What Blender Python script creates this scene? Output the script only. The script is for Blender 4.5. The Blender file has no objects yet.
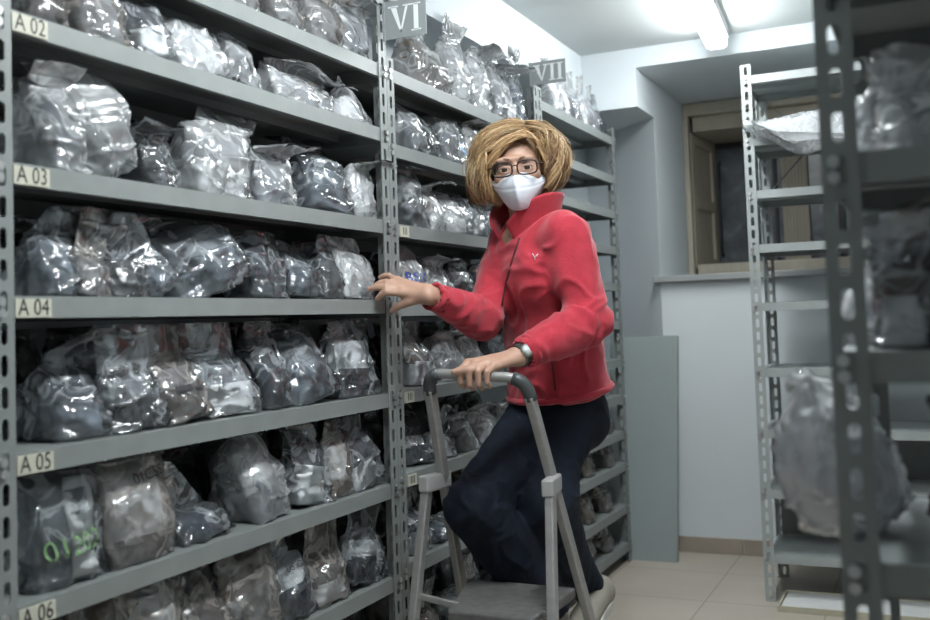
import bpy, bmesh, math, random
import numpy as np
from mathutils import Vector, Matrix, noise as mnoise
from mathutils.bvhtree import BVHTree

SC = bpy.context.scene
COL = SC.collection
PI = math.pi

# ------------------------------------------------------------------ camera
YAW, PITCH, ROLL, FPX, CAMX, SX, SY, CAMZ = 0.4359, 0.0498, -0.0338, 1019.8, 1.3192, -7.54, -39.02, 1.12
_f = np.array([-math.sin(YAW)*math.cos(PITCH), math.cos(YAW)*math.cos(PITCH), math.sin(PITCH)])
_r = np.array([math.cos(YAW), math.sin(YAW), 0.0]); _u = np.cross(_r, _f)
CR = math.cos(ROLL)*_r + math.sin(ROLL)*_u
CU = -math.sin(ROLL)*_r + math.cos(ROLL)*_u
CF = _f
CC = np.array([CAMX, 0.0, CAMZ])
def ray(x, y): return CR*(x-465-SX)/FPX - CU*(y-310-SY)/FPX + CF
def at(x, y, dep): return CC + ray(x, y)*dep                     # a point of the photo at a given distance
def on(ax, val, x, y):                                           # ... or on an axis-aligned plane of the room
    d = ray(x, y); return CC + d*((val-CC[ax])/d[ax])
def dist(p): return float(np.dot(np.asarray(p)-CC, CF))

cam = bpy.data.cameras.new('camera'); co = bpy.data.objects.new('camera', cam); COL.objects.link(co)
M = Matrix(((CR[0], CU[0], -CF[0], CC[0]), (CR[1], CU[1], -CF[1], CC[1]), (CR[2], CU[2], -CF[2], CC[2]), (0, 0, 0, 1)))
co.matrix_world = M
cam.sensor_width = 36.0; cam.sensor_fit = 'HORIZONTAL'; cam.lens = FPX/930*36
cam.shift_x = -SX/930; cam.shift_y = SY/930
cam.clip_start = 0.05
cam.dof.use_dof = True; cam.dof.focus_distance = 2.72; cam.dof.aperture_fstop = 3.2
SC.camera = co

# ------------------------------------------------------------------ materials
def nt(name):
    m = bpy.data.materials.new(name); m.use_nodes = True
    n = m.node_tree; n.nodes.clear()
    out = n.nodes.new('ShaderNodeOutputMaterial')
    return m, n, out
def node(n, typ, **kw):
    o = n.nodes.new(typ)
    for k, v in kw.items():
        if k.startswith('i_'): o.inputs[k[2:]].default_value = v
        else: setattr(o, k, v)
    return o
def coords(n, kind='Object', scale=(1, 1, 1)):
    t = n.nodes.new('ShaderNodeTexCoord'); mp = n.nodes.new('ShaderNodeMapping')
    mp.inputs['Scale'].default_value = scale
    n.links.new(t.outputs[kind], mp.inputs['Vector']); return mp.outputs['Vector']
def ramp(n, src, stops):
    r = n.nodes.new('ShaderNodeValToRGB'); e = r.color_ramp.elements
    while len(e) < len(stops): e.new(0.5)
    for i, (p, c) in enumerate(stops):
        e[i].position = p; e[i].color = (*c, 1) if len(c) == 3 else c
    n.links.new(src, r.inputs['Fac']); return r.outputs['Color']
def mat(name, col, rough=0.5, metal=0.0, spec=0.5, var=0.12, vscale=8, bump=0.0, bscale=60, sheen=0.0, coat=0.0, detail=3, kind='Object', stretch=(1, 1, 1)):
    m, n, out = nt(name)
    b = node(n, 'ShaderNodeBsdfPrincipled')
    b.inputs['Roughness'].default_value = rough; b.inputs['Metallic'].default_value = metal
    b.inputs['Specular IOR Level'].default_value = spec
    b.inputs['Sheen Weight'].default_value = sheen; b.inputs['Coat Weight'].default_value = coat
    v = coords(n, kind, stretch)
    t = node(n, 'ShaderNodeTexNoise'); t.inputs['Scale'].default_value = vscale; t.inputs['Detail'].default_value = detail
    n.links.new(v, t.inputs['Vector'])
    c = ramp(n, t.outputs['Fac'], [(0.3, tuple(x*(1-var) for x in col)), (0.7, tuple(min(1, x*(1+var)) for x in col))])
    n.links.new(c, b.inputs['Base Color'])
    if bump:
        t2 = node(n, 'ShaderNodeTexNoise'); t2.inputs['Scale'].default_value = bscale; t2.inputs['Detail'].default_value = 4
        n.links.new(v, t2.inputs['Vector'])
        bp = node(n, 'ShaderNodeBump'); bp.inputs['Strength'].default_value = bump; bp.inputs['Distance'].default_value = 0.004
        n.links.new(t2.outputs['Fac'], bp.inputs['Height']); n.links.new(bp.outputs['Normal'], b.inputs['Normal'])
    n.links.new(b.outputs['BSDF'], out.inputs['Surface'])
    return m
def emis(name, col, s):
    m, n, out = nt(name)
    e = node(n, 'ShaderNodeEmission'); e.inputs['Color'].default_value = (*col, 1); e.inputs['Strength'].default_value = s
    n.links.new(e.outputs[0], out.inputs['Surface']); return m

def film_mat(name, col, alpha, haze):
    """polyethylene: partly see-through, milky where creased, glossy over a crumpled surface"""
    m, n, out = nt(name)
    v = coords(n, 'Object')
    warp = node(n, 'ShaderNodeTexNoise'); warp.inputs['Scale'].default_value = 9; warp.inputs['Detail'].default_value = 2
    n.links.new(v, warp.inputs['Vector'])
    mx = node(n, 'ShaderNodeMix', data_type='VECTOR'); mx.inputs['Factor'].default_value = 0.16
    n.links.new(v, mx.inputs['A']); n.links.new(warp.outputs['Color'], mx.inputs['B'])
    def rid(scale, det, off):
        o = node(n, 'ShaderNodeTexNoise'); o.noise_type = 'RIDGED_MULTIFRACTAL'; o.normalize = True
        o.inputs['Scale'].default_value = scale; o.inputs['Detail'].default_value = det; o.inputs['Distortion'].default_value = 0.5
        a_ = node(n, 'ShaderNodeVectorMath', operation='ADD'); a_.inputs[1].default_value = (off, off*.7, -off)
        n.links.new(mx.outputs['Result'], a_.inputs[0]); n.links.new(a_.outputs[0], o.inputs['Vector']); return o.outputs['Fac']
    ad = node(n, 'ShaderNodeMath', operation='MULTIPLY_ADD'); ad.inputs[1].default_value = 0.45
    n.links.new(rid(32, 2, 3.1), ad.inputs[0]); n.links.new(rid(12, 2, 0.0), ad.inputs[2])
    bp = node(n, 'ShaderNodeBump'); bp.inputs['Strength'].default_value = 0.75; bp.inputs['Distance'].default_value = 0.010
    n.links.new(ad.outputs[0], bp.inputs['Height'])
    b = node(n, 'ShaderNodeBsdfPrincipled'); b.inputs['Base Color'].default_value = (*col, 1)
    b.inputs['Roughness'].default_value = 0.3; b.inputs['Specular IOR Level'].default_value = 0.6
    b.inputs['Transmission Weight'].default_value = 0.0
    n.links.new(bp.outputs['Normal'], b.inputs['Normal'])
    tl = node(n, 'ShaderNodeBsdfTranslucent'); tl.inputs['Color'].default_value = (*col, 1)
    n.links.new(bp.outputs['Normal'], tl.inputs['Normal'])
    ms = node(n, 'ShaderNodeMixShader'); ms.inputs[0].default_value = 0.42
    n.links.new(b.outputs[0], ms.inputs[1]); n.links.new(tl.outputs[0], ms.inputs[2])
    tr = node(n, 'ShaderNodeBsdfTransparent'); tr.inputs['Color'].default_value = (0.93, 0.94, 0.95, 1)
    h = node(n, 'ShaderNodeTexNoise'); h.inputs['Scale'].default_value = 6; h.inputs['Detail'].default_value = 3
    n.links.new(v, h.inputs['Vector'])
    fa = node(n, 'ShaderNodeMapRange'); fa.inputs['From Min'].default_value = 0.3; fa.inputs['From Max'].default_value = 0.7
    fa.inputs['To Min'].default_value = alpha-haze; fa.inputs['To Max'].default_value = alpha+haze
    n.links.new(h.outputs['Fac'], fa.inputs['Value'])
    sn = node(n, 'ShaderNodeTexNoise'); sn.inputs['Scale'].default_value = 11; sn.inputs['Detail'].default_value = 2; sn.inputs['Distortion'].default_value = 0.8
    n.links.new(mx.outputs['Result'], sn.inputs['Vector'])
    s1 = node(n, 'ShaderNodeMath', operation='SUBTRACT'); s1.inputs[1].default_value = 0.5; n.links.new(sn.outputs['Fac'], s1.inputs[0])
    s2 = node(n, 'ShaderNodeMath', operation='ABSOLUTE'); n.links.new(s1.outputs[0], s2.inputs[0])
    st = node(n, 'ShaderNodeMapRange'); st.interpolation_type = 'SMOOTHSTEP'
    st.inputs['From Min'].default_value = 0.0; st.inputs['From Max'].default_value = 0.055; st.inputs['To Min'].default_value = 0.42; st.inputs['To Max'].default_value = 0.0
    n.links.new(s2.outputs[0], st.inputs['Value'])
    fs_ = node(n, 'ShaderNodeMath', operation='ADD'); fs_.use_clamp = True
    n.links.new(fa.outputs['Result'], fs_.inputs[0]); n.links.new(st.outputs['Result'], fs_.inputs[1])
    ms2 = node(n, 'ShaderNodeMixShader')
    n.links.new(fs_.outputs[0], ms2.inputs[0]); n.links.new(tr.outputs[0], ms2.inputs[1]); n.links.new(ms.outputs[0], ms2.inputs[2])
    g = node(n, 'ShaderNodeBsdfGlossy'); g.inputs['Roughness'].default_value = 0.125
    n.links.new(bp.outputs['Normal'], g.inputs['Normal'])
    fr = node(n, 'ShaderNodeFresnel'); fr.inputs['IOR'].default_value = 1.5; n.links.new(bp.outputs['Normal'], fr.inputs['Normal'])
    fm = node(n, 'ShaderNodeMath', operation='MULTIPLY_ADD'); fm.inputs[1].default_value = 1.0; fm.inputs[2].default_value = 0.04
    n.links.new(fr.outputs[0], fm.inputs[0])
    ms3 = node(n, 'ShaderNodeMixShader'); n.links.new(fm.outputs[0], ms3.inputs[0])
    n.links.new(ms2.outputs[0], ms3.inputs[1]); n.links.new(g.outputs[0], ms3.inputs[2])
    n.links.new(ms3.outputs[0], out.inputs['Surface'])
    return m

MT = {}
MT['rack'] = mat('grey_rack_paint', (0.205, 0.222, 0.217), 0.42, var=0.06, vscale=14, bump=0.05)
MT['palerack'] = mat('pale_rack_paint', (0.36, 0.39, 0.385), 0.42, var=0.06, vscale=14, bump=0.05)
MT['darkmetal'] = mat('dark_grey_metal', (0.20, 0.21, 0.21), 0.5)  # plain dark grey for the brace bars and back panel
MT['bolt'] = mat('zinc_bolt', (0.5, 0.5, 0.5), 0.35, metal=0.8)
MT['wall'] = mat('white_wall_paint', (0.66, 0.705, 0.73), 0.75, var=0.025, vscale=2, bump=0.05, bscale=120)
MT['ceil'] = mat('white_ceiling_paint', (0.55, 0.575, 0.575), 0.8, var=0.02, vscale=2)
MT['base'] = mat('beige_skirting_tile', (0.34, 0.29, 0.24), 0.4, var=0.08)
MT['board'] = mat('grey_green_panel_paint', (0.27, 0.31, 0.308), 0.5, var=0.05, vscale=3)
MT['sign'] = mat('grey_sign_plate', (0.25, 0.27, 0.275), 0.5, var=0.04)
MT['signtext'] = mat('white_sign_letter', (0.75, 0.78, 0.78), 0.5, var=0.03)
MT['label'] = mat('cream_label_paper', (0.50, 0.495, 0.41), 0.6, var=0.05)
MT['ink'] = mat('black_label_ink', (0.02, 0.02, 0.02), 0.6)
MT['green'] = mat('green_marker_ink', (0.17, 0.31, 0.14), 0.6)
MT['blue'] = mat('blue_marker_ink', (0.02, 0.06, 0.32), 0.6)
MT['lightblue'] = mat('sky_blue_print', (0.08, 0.28, 0.62), 0.5)
MT['redprint'] = mat('red_print', (0.5, 0.05, 0.06), 0.5)
MT['wood'] = mat('beige_painted_wood', (0.43, 0.39, 0.31), 0.55, var=0.08, vscale=5, stretch=(6, 6, 1))
MT['frame'] = mat('black_window_frame', (0.025, 0.025, 0.028), 0.5)
MT['sill'] = mat('grey_stone_sill', (0.30, 0.31, 0.31), 0.5, bump=0.1)
MT['alu'] = mat('brushed_aluminium', (0.40, 0.395, 0.385), 0.42, metal=0.55, var=0.08, vscale=10, stretch=(1, 1, 6))
MT['tread'] = mat('dark_ribbed_tread', (0.115, 0.112, 0.11), 0.7, var=0.2, vscale=40, bump=0.3, bscale=90)
MT['grip'] = mat('dark_plastic_grip', (0.06, 0.068, 0.07), 0.4)
MT['cap'] = mat('pale_grey_plastic_bracket', (0.38, 0.38, 0.375), 0.45)
MT['fixture'] = mat('white_fixture_body', (0.8, 0.8, 0.8), 0.5)
MT['card'] = mat('brown_cardboard', (0.36, 0.28, 0.17), 0.8, bump=0.1)
MT['paper'] = mat('white_paper', (0.72, 0.73, 0.72), 0.8, var=0.04)
MT['pale'] = mat('pale_box_side', (0.5, 0.47, 0.36), 0.7)

# contents of the bags
MT['c_navy'] = mat('navy_cloth', (0.03, 0.038, 0.053), 0.9, var=0.4, vscale=25, bump=0.4)
MT['c_char'] = mat('charcoal_cloth', (0.05, 0.053, 0.06), 0.9, var=0.4, vscale=20, bump=0.4)
MT['c_black'] = mat('black_cloth', (0.008, 0.008, 0.009), 0.9, var=0.3, vscale=20, bump=0.4)
MT['c_grey'] = mat('grey_cloth', (0.25, 0.265, 0.285), 0.9, var=0.35, vscale=16, bump=0.4)
MT['c_blue'] = mat('blue_grey_cloth', (0.14, 0.165, 0.195), 0.9, var=0.4, vscale=16, bump=0.4)
MT['c_white'] = mat('white_cloth', (0.74, 0.75, 0.76), 0.9, var=0.1, vscale=16, bump=0.4)
MT['c_brown'] = mat('brown_cloth', (0.15, 0.115, 0.085), 0.9, var=0.35, vscale=14, bump=0.4)
FILM = {'clear': film_mat('clear_film', (0.66, 0.71, 0.75), 0.15, 0.13),
        'milky': film_mat('milky_film', (0.78, 0.80, 0.82), 0.42, 0.24),
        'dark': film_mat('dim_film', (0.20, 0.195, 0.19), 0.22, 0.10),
        'warm': film_mat('smoky_film', (0.52, 0.49, 0.46), 0.30, 0.10)}

def foam_mat():
    m, n, out = nt('crumpled_white_foam_wrap')
    a = node(n, 'ShaderNodeBsdfDiffuse'); a.inputs['Color'].default_value = (0.82, 0.83, 0.85, 1)
    b = node(n, 'ShaderNodeBsdfTranslucent'); b.inputs['Color'].default_value = (0.85, 0.86, 0.88, 1)
    t = node(n, 'ShaderNodeTexNoise'); t.inputs['Scale'].default_value = 30; n.links.new(coords(n), t.inputs['Vector'])
    bp = node(n, 'ShaderNodeBump'); bp.inputs['Strength'].default_value = .5; bp.inputs['Distance'].default_value = .008
    n.links.new(t.outputs['Fac'], bp.inputs['Height']); n.links.new(bp.outputs[0], a.inputs['Normal'])
    ms = node(n, 'ShaderNodeMixShader'); ms.inputs[0].default_value = .5
    n.links.new(a.outputs[0], ms.inputs[1]); n.links.new(b.outputs[0], ms.inputs[2]); n.links.new(ms.outputs[0], out.inputs['Surface']); return m
MT['c_foam'] = foam_mat()
def floor_mat():
    m, n, out = nt('beige_floor_tile')
    v = coords(n, 'Object')
    br = node(n, 'ShaderNodeTexBrick'); br.offset = 0.0; br.squash = 1.0
    br.inputs['Scale'].default_value = 1.0; br.inputs['Brick Width'].default_value = 0.45; br.inputs['Row Height'].default_value = 0.45
    br.inputs['Mortar Size'].default_value = 0.0035; br.inputs['Mortar Smooth'].default_value = 0.2
    br.inputs['Color1'].default_value = (0.47, 0.42, 0.355, 1); br.inputs['Color2'].default_value = (0.45, 0.40, 0.34, 1)
    br.inputs['Mortar'].default_value = (0.28, 0.25, 0.21, 1)
    n.links.new(v, br.inputs['Vector'])
    t = node(n, 'ShaderNodeTexNoise'); t.inputs['Scale'].default_value = 3; t.inputs['Detail'].default_value = 5
    n.links.new(v, t.inputs['Vector'])
    c = ramp(n, t.outputs['Fac'], [(0.3, (0.9, 0.9, 0.9)), (0.7, (1.06, 1.05, 1.04))])
    mx = node(n, 'ShaderNodeMix', data_type='RGBA', blend_type='MULTIPLY'); mx.inputs['Factor'].default_value = 1
    n.links.new(br.outputs['Color'], mx.inputs['A']); n.links.new(c, mx.inputs['B'])
    b = node(n, 'ShaderNodeBsdfPrincipled'); b.inputs['Roughness'].default_value = 0.38
    n.links.new(mx.outputs['Result'], b.inputs['Base Color']); n.links.new(b.outputs[0], out.inputs['Surface'])
    return m
MT['floor'] = floor_mat()
def glass_mat():
    m, n, out = nt('dusty_dark_window_glass')
    v = coords(n, 'Object')
    t = node(n, 'ShaderNodeTexNoise'); t.inputs['Scale'].default_value = 7; t.inputs['Detail'].default_value = 6; t.inputs['Distortion'].default_value = 0.6
    n.links.new(v, t.inputs['Vector'])
    c = ramp(n, t.outputs['Fac'], [(0.35, (0.06, 0.07, 0.08)), (0.55, (0.11, 0.125, 0.14)), (0.75, (0.26, 0.28, 0.30))])
    b = node(n, 'ShaderNodeBsdfPrincipled'); b.inputs['Roughness'].default_value = 0.28
    n.links.new(c, b.inputs['Base Color']); n.links.new(b.outputs[0], out.inputs['Surface'])
    return m
MT['glass'] = glass_mat()

# ------------------------------------------------------------------ object helpers
def link(o, parent=None):
    COL.objects.link(o)
    if parent is not None: o.parent = parent
    return o
def mesh_obj(name, verts, faces, mats, parent=None, smooth=True, fmat=None, origin=None):
    me = bpy.data.meshes.new(name)
    v = np.asarray(verts, float)
    if origin is not None: v = v - np.asarray(origin, float)
    me.from_pydata(v.tolist(), [], [tuple(int(i) for i in f) for f in faces])
    for m in (mats if isinstance(mats, (list, tuple)) else [mats]): me.materials.append(m)
    if smooth: me.polygons.foreach_set('use_smooth', [True]*len(me.polygons))
    if fmat is not None: me.polygons.foreach_set('material_index', [int(i) for i in fmat])
    me.update()
    o = bpy.data.objects.new(name, me)
    if origin is not None: o.location = Vector(origin)
    return link(o, parent)
def empty(name, loc=(0, 0, 0), rz=0.0):
    o = bpy.data.objects.new(name, None); o.location = Vector(loc); o.rotation_euler = (0, 0, rz); o.empty_display_size = 0.1
    return link(o)
def tag(o, label=None, cat=None, group=None, kind=None):
    if label: o['label'] = label
    if cat: o['category'] = cat
    if group: o['group'] = group
    if kind: o['kind'] = kind
    return o
class MB:
    """collects boxes, tubes and prisms into one mesh"""
    def __init__(s): s.v = []; s.f = []; s.m = []
    def add(s, v, f, mi=0):
        k = len(s.v); s.v += [tuple(p) for p in v]; s.f += [tuple(i+k for i in q) for q in f]; s.m += [mi]*len(f); return s
    def box(s, a, b, mi=0):
        (x0, y0, z0), (x1, y1, z1) = a, b
        v = [(x0,y0,z0),(x1,y0,z0),(x1,y1,z0),(x0,y1,z0),(x0,y0,z1),(x1,y0,z1),(x1,y1,z1),(x0,y1,z1)]
        return s.add(v, [(0,3,2,1),(4,5,6,7),(0,1,5,4),(1,2,6,5),(2,3,7,6),(3,0,4,7)], mi)
    def bar(s, p, q, w, h, up=(0, 0, 1), mi=0):
        p, q = Vector(p), Vector(q); d = (q-p).normalized(); up = Vector(up)
        sd = d.cross(up).normalized(); u2 = sd.cross(d).normalized()
        v = [];
        for c in (p, q):
            for a, b in ((-1,-1),(1,-1),(1,1),(-1,1)): v.append(c + sd*(a*w/2) + u2*(b*h/2))
        return s.add(v, [(0,3,2,1),(4,5,6,7),(0,1,5,4),(1,2,6,5),(2,3,7,6),(3,0,4,7)], mi)
    def tube(s, pts, r, n=10, mi=0, flat=1.0, cap=True, up=None):
        pts = [Vector(p) for p in pts]; rs = r if isinstance(r, (list, tuple, np.ndarray)) else [r]*len(pts)
        vs = []; nrm = None
        for i, p in enumerate(pts):
            d = (pts[min(i+1, len(pts)-1)] - pts[max(i-1, 0)]).normalized()
            if nrm is None:
                a = Vector(up) if up is not None else (Vector((0, 0, 1)) if abs(d.z) < 0.9 else Vector((1, 0, 0)))
                nrm = (a - d*a.dot(d)).normalized()
            else: nrm = (nrm - d*nrm.dot(d)).normalized()
            bi = d.cross(nrm)
            for k in range(n):
                t = 2*PI*k/n; vs.append(p + nrm*(math.cos(t)*rs[i]) + bi*(math.sin(t)*rs[i]*flat))
        fs = []
        for i in range(len(pts)-1):
            for k in range(n): fs.append((i*n+k, i*n+(k+1) % n, (i+1)*n+(k+1) % n, (i+1)*n+k))
        if cap: fs += [tuple(range(n-1, -1, -1)), tuple((len(pts)-1)*n+k for k in range(n))]
        return s.add(vs, fs, mi)
    def build(s, name, mats, parent=None, smooth=False, bevel=0.0, origin=None, seg=2):
        o = mesh_obj(name, s.v, s.f, mats, parent, smooth, s.m, origin)
        if bevel:
            b = o.modifiers.new('bevel', 'BEVEL'); b.width = bevel; b.segments = seg; b.limit_method = 'ANGLE'; b.angle_limit = 0.7
        return o
def text_mesh(body, size):
    """glyph outlines of the built-in font as (verts2d, faces)"""
    c = bpy.data.curves.new('t', 'FONT'); c.body = body; c.size = size; c.align_x = 'CENTER'; c.align_y = 'CENTER'; c.resolution_u = 3
    o = bpy.data.objects.new('t', c); COL.objects.link(o)
    dg = bpy.context.evaluated_depsgraph_get(); me = o.evaluated_get(dg).to_mesh()
    v = [(p.co.x, p.co.y) for p in me.vertices]; f = [tuple(p.vertices) for p in me.polygons]
    o.evaluated_get(dg).to_mesh_clear(); bpy.data.objects.remove(o); bpy.data.curves.remove(c)
    return v, f

# ------------------------------------------------------------------ numpy noise
_rs = np.random.RandomState(7)
_PERM = _rs.permutation(256); _PERM = np.concatenate([_PERM, _PERM, _PERM])
_GR = _rs.normal(size=(256, 3)); _GR /= np.linalg.norm(_GR, axis=1)[:, None]
def gnoise(p):
    p = np.asarray(p, float); i = np.floor(p).astype(int); f = p - i; w = f*f*f*(f*(f*6-15)+10); i &= 255
    r = np.zeros(len(p))
    for a in (0, 1):
        for b in (0, 1):
            for c in (0, 1):
                g = _GR[_PERM[_PERM[_PERM[i[:, 0]+a & 255] + i[:, 1]+b & 255] + i[:, 2]+c & 255]]
                d = f - np.array([a, b, c])
                wt = (w[:, 0] if a else 1-w[:, 0])*(w[:, 1] if b else 1-w[:, 1])*(w[:, 2] if c else 1-w[:, 2])
                r += wt*np.sum(g*d, axis=1)
    return r*1.6
def facet(p, seed=0):
    """piecewise-linear 3-D noise: flat facets meeting in straight creases"""
    rs = np.random.RandomState(seed+11); Q, _ = np.linalg.qr(rs.normal(size=(3, 3)))
    p = np.asarray(p, float)@Q.T; i = np.floor(p).astype(int); f = p-i
    o = np.argsort(-f, axis=1); fs = np.take_along_axis(f, o, 1)
    w = np.stack([1-fs[:, 0], fs[:, 0]-fs[:, 1], fs[:, 1]-fs[:, 2], fs[:, 2]], 1)
    c = i.copy(); r = np.zeros(len(p)); k = np.arange(len(p))
    for j in range(4):
        m = c & 255
        r += w[:, j]*(_PERM[_PERM[_PERM[m[:, 0]]+m[:, 1]]+m[:, 2]]/127.5-1)
        if j < 3: c[k, o[:, j]] += 1
    return r
def ridge(p, sharp=2.0): return np.clip(1-np.abs(gnoise(p))*1.6, 0, 1)**sharp

# ------------------------------------------------------------------ signed-distance modelling (for the person)
class SDF:
    def __init__(s, lo, hi, h):
        s.lo = np.array(lo, float); s.h = h
        s.n = np.ceil((np.array(hi)-s.lo)/h).astype(int)+1
        s.g = np.full(s.n, 1.0, np.float32)
    def sl(s, lo, hi):
        a = np.clip(np.floor((np.array(lo)-s.lo)/s.h).astype(int), 0, s.n); b = np.clip(np.ceil((np.array(hi)-s.lo)/s.h).astype(int)+1, 0, s.n)
        if np.any(b <= a): return None, None
        ax = [s.lo[k]+s.h*np.arange(a[k], b[k]) for k in range(3)]
        P = np.stack(np.meshgrid(*ax, indexing='ij'), -1)
        return (slice(a[0], b[0]), slice(a[1], b[1]), slice(a[2], b[2])), P
    def _mix(s, idx, d, k, op):
        o = s.g[idx]
        if op == 'add':
            if k > 0:
                hh = np.clip(0.5+0.5*(o-d)/k, 0, 1); s.g[idx] = o*(1-hh)+d*hh-k*hh*(1-hh)
            else: s.g[idx] = np.minimum(o, d)
        else:
            hh = np.clip(0.5-0.5*(o+d)/k, 0, 1); s.g[idx] = o*(1-hh)+(-d)*hh+k*hh*(1-hh)
    @staticmethod
    def dcap(P, a, b, ra, rb):
        a, b = np.asarray(a, float), np.asarray(b, float); ab = b-a; L2 = ab@ab
        t = np.clip(((P-a)@ab)/max(L2, 1e-9), 0, 1)
        return np.linalg.norm(P-a-t[..., None]*ab, axis=-1) - (ra+(rb-ra)*t)
    @staticmethod
    def dell(P, c, R, r):
        q = (P-np.asarray(c, float))@np.asarray(R, float).T; r = np.asarray(r, float)
        k0 = np.linalg.norm(q/r, axis=-1); k1 = np.linalg.norm(q/(r*r), axis=-1)
        return k0*(k0-1)/np.maximum(k1, 1e-6)
    def cap(s, a, b, ra, rb=None, k=0.02, op='add', pad=0.05):
        rb = ra if rb is None else rb; a, b = np.asarray(a, float), np.asarray(b, float); R = max(ra, rb)+pad
        idx, P = s.sl(np.minimum(a, b)-R, np.maximum(a, b)+R)
        if idx: s._mix(idx, s.dcap(P, a, b, ra, rb), k, op)
        return s
    def chain(s, pts, rs, k=0.02, inner=0.0, pad=0.05):
        pts = [np.asarray(p, float) for p in pts]; R = max(rs)+pad
        idx, P = s.sl(np.min(pts, 0)-R, np.max(pts, 0)+R)
        if not idx: return s
        d = None
        for i in range(len(pts)-1):
            e = s.dcap(P, pts[i], pts[i+1], rs[i], rs[i+1])
            d = e if d is None else np.minimum(d, e)
        s._mix(idx, d, k, 'add'); return s
    def ell(s, c, r, R=np.eye(3), k=0.02, op='add', pad=0.05):
        c = np.asarray(c, float); m = max(r)+pad
        idx, P = s.sl(c-m, c+m)
        if idx: s._mix(idx, s.dell(P, c, R, r), k, op)
        return s
    def plane(s, p, nrm, k=0.008):                               # cuts away what lies on the normal's side
        idx, P = s.sl(s.lo, s.lo+s.h*s.n)
        d = -((P-np.asarray(p, float))@np.asarray(nrm, float)); s._mix(idx, d, k, 'sub'); return s
    def mesh(s, smooth=2):
        g = s.g; inside = g < 0; n = np.array(g.shape)-1
        cnt = np.zeros(n, np.int8)
        for a in (0, 1):
            for b in (0, 1):
                for c in (0, 1): cnt += inside[a:n[0]+a, b:n[1]+b, c:n[2]+c]
        cells = np.argwhere((cnt > 0) & (cnt < 8)); vid = np.full(n, -1, np.int64); vid[tuple(cells.T)] = np.arange(len(cells))
        acc = np.zeros((len(cells), 3)); num = np.zeros(len(cells))
        cor = [(0,0,0),(1,0,0),(0,1,0),(1,1,0),(0,0,1),(1,0,1),(0,1,1),(1,1,1)]
        val = [g[cells[:, 0]+c[0], cells[:, 1]+c[1], cells[:, 2]+c[2]] for c in cor]
        for i in range(8):
            for j in range(i+1, 8):
                if sum(abs(cor[i][k]-cor[j][k]) for k in range(3)) != 1: continue
                va, vb = val[i], val[j]; x = (va < 0) != (vb < 0)
                t = np.where(x, va/np.where(x, va-vb, 1), 0)
                p = np.array(cor[i])+t[:, None]*(np.array(cor[j])-np.array(cor[i]))
                acc += np.where(x[:, None], p, 0); num += x
        V = s.lo + s.h*(cells + acc/num[:, None])
        F = []
        for ax in range(3):
            o1, o2 = [(1, 2), (2, 0), (0, 1)][ax]
            A = inside; sh = [slice(None)]*3; sh2 = [slice(None)]*3; sh[ax] = slice(0, -1); sh2[ax] = slice(1, None)
            e = np.argwhere(A[tuple(sh)] != A[tuple(sh2)])
            e = e[(e[:, o1] > 0) & (e[:, o2] > 0) & (e[:, o1] < n[o1]) & (e[:, o2] < n[o2])]
            ins = A[tuple(e.T)]
            def q(d1, d2):
                c = e.copy(); c[:, o1] += d1; c[:, o2] += d2; return vid[tuple(c.T)]
            quad = np.stack([q(-1, -1), q(0, -1), q(0, 0), q(-1, 0)], 1)
            quad[~ins] = quad[~ins][:, ::-1]
            F.append(quad)
        F = np.concatenate(F); F = F[(F >= 0).all(1)]
        for _ in range(smooth):
            S = np.zeros_like(V); C = np.zeros(len(V))
            for k in range(4):
                a, b = F[:, k], F[:, (k+1) % 4]
                np.add.at(S, a, V[b]); np.add.at(C, a, 1)
            V = 0.5*V + 0.5*S/np.maximum(C, 1)[:, None]
        return V, F
def vnormals(V, F):
    F = np.asarray(F); N = np.zeros_like(V); a = np.cross(V[F[:, 2]]-V[F[:, 0]], V[F[:, 3]]-V[F[:, 1]])
    for k in range(4): np.add.at(N, F[:, k], a)
    return N/np.maximum(np.linalg.norm(N, axis=1), 1e-12)[:, None]
# ------------------------------------------------------------------ the room
CZ = 2.35
mesh_obj('floor', [(-0.7,-1.6,0),(2.9,-1.6,0),(2.9,5.6,0),(-0.7,5.6,0),(-0.7,-1.6,-.1),(2.9,-1.6,-.1),(2.9,5.6,-.1),(-0.7,5.6,-.1)],
         [(0,1,2,3),(7,6,5,4),(0,4,5,1),(1,5,6,2),(2,6,7,3),(3,7,4,0)], MT['floor'], smooth=False)['kind'] = 'structure'
tag(MB().box((-0.7,-1.6,CZ),(2.9,6.2,CZ+.1)).build('ceiling', MT['ceil']), kind='structure')
wl = MB().box((-0.7,-1.6,0),(-0.36,6.2,CZ)).box((-0.36,-1.6,2.125),(-0.13,4.565,CZ))
tag(wl.build('wall_left', MT['wall']), kind='structure')
wb = MB().box((-0.36,4.565,2.08),(0.13,6.2,CZ)).box((0.13,4.565,2.26),(1.05,6.2,CZ)).box((1.05,4.565,2.08),(2.9,6.2,CZ))
fp = [(0.13,4.87),(0.13,6.2),(-0.36,6.2),(-0.36,5.33)]
wb.add([(x,y,0) for x,y in fp]+[(x,y,2.08) for x,y in fp], [(0,1,2,3),(7,6,5,4)]+[(i,i+4,(i+1)%4+4,(i+1)%4) for i in range(4)])
wb.box((0.13,4.87,0),(1.05,6.2,1.275)).box((1.05,4.87,0),(2.9,6.2,2.08)).box((0.13,6.15,1.275),(1.05,6.2,2.26))
tag(wb.build('wall_back', MT['wall']), kind='structure')
tag(MB().box((2.8,-1.6,0),(2.9,4.565,CZ)).build('wall_right', MT['wall']), kind='structure')
tag(MB().box((-0.36,-1.6,0),(2.8,-1.5,CZ)).build('wall_front', MT['wall']), kind='structure')
bb = MB()
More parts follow.
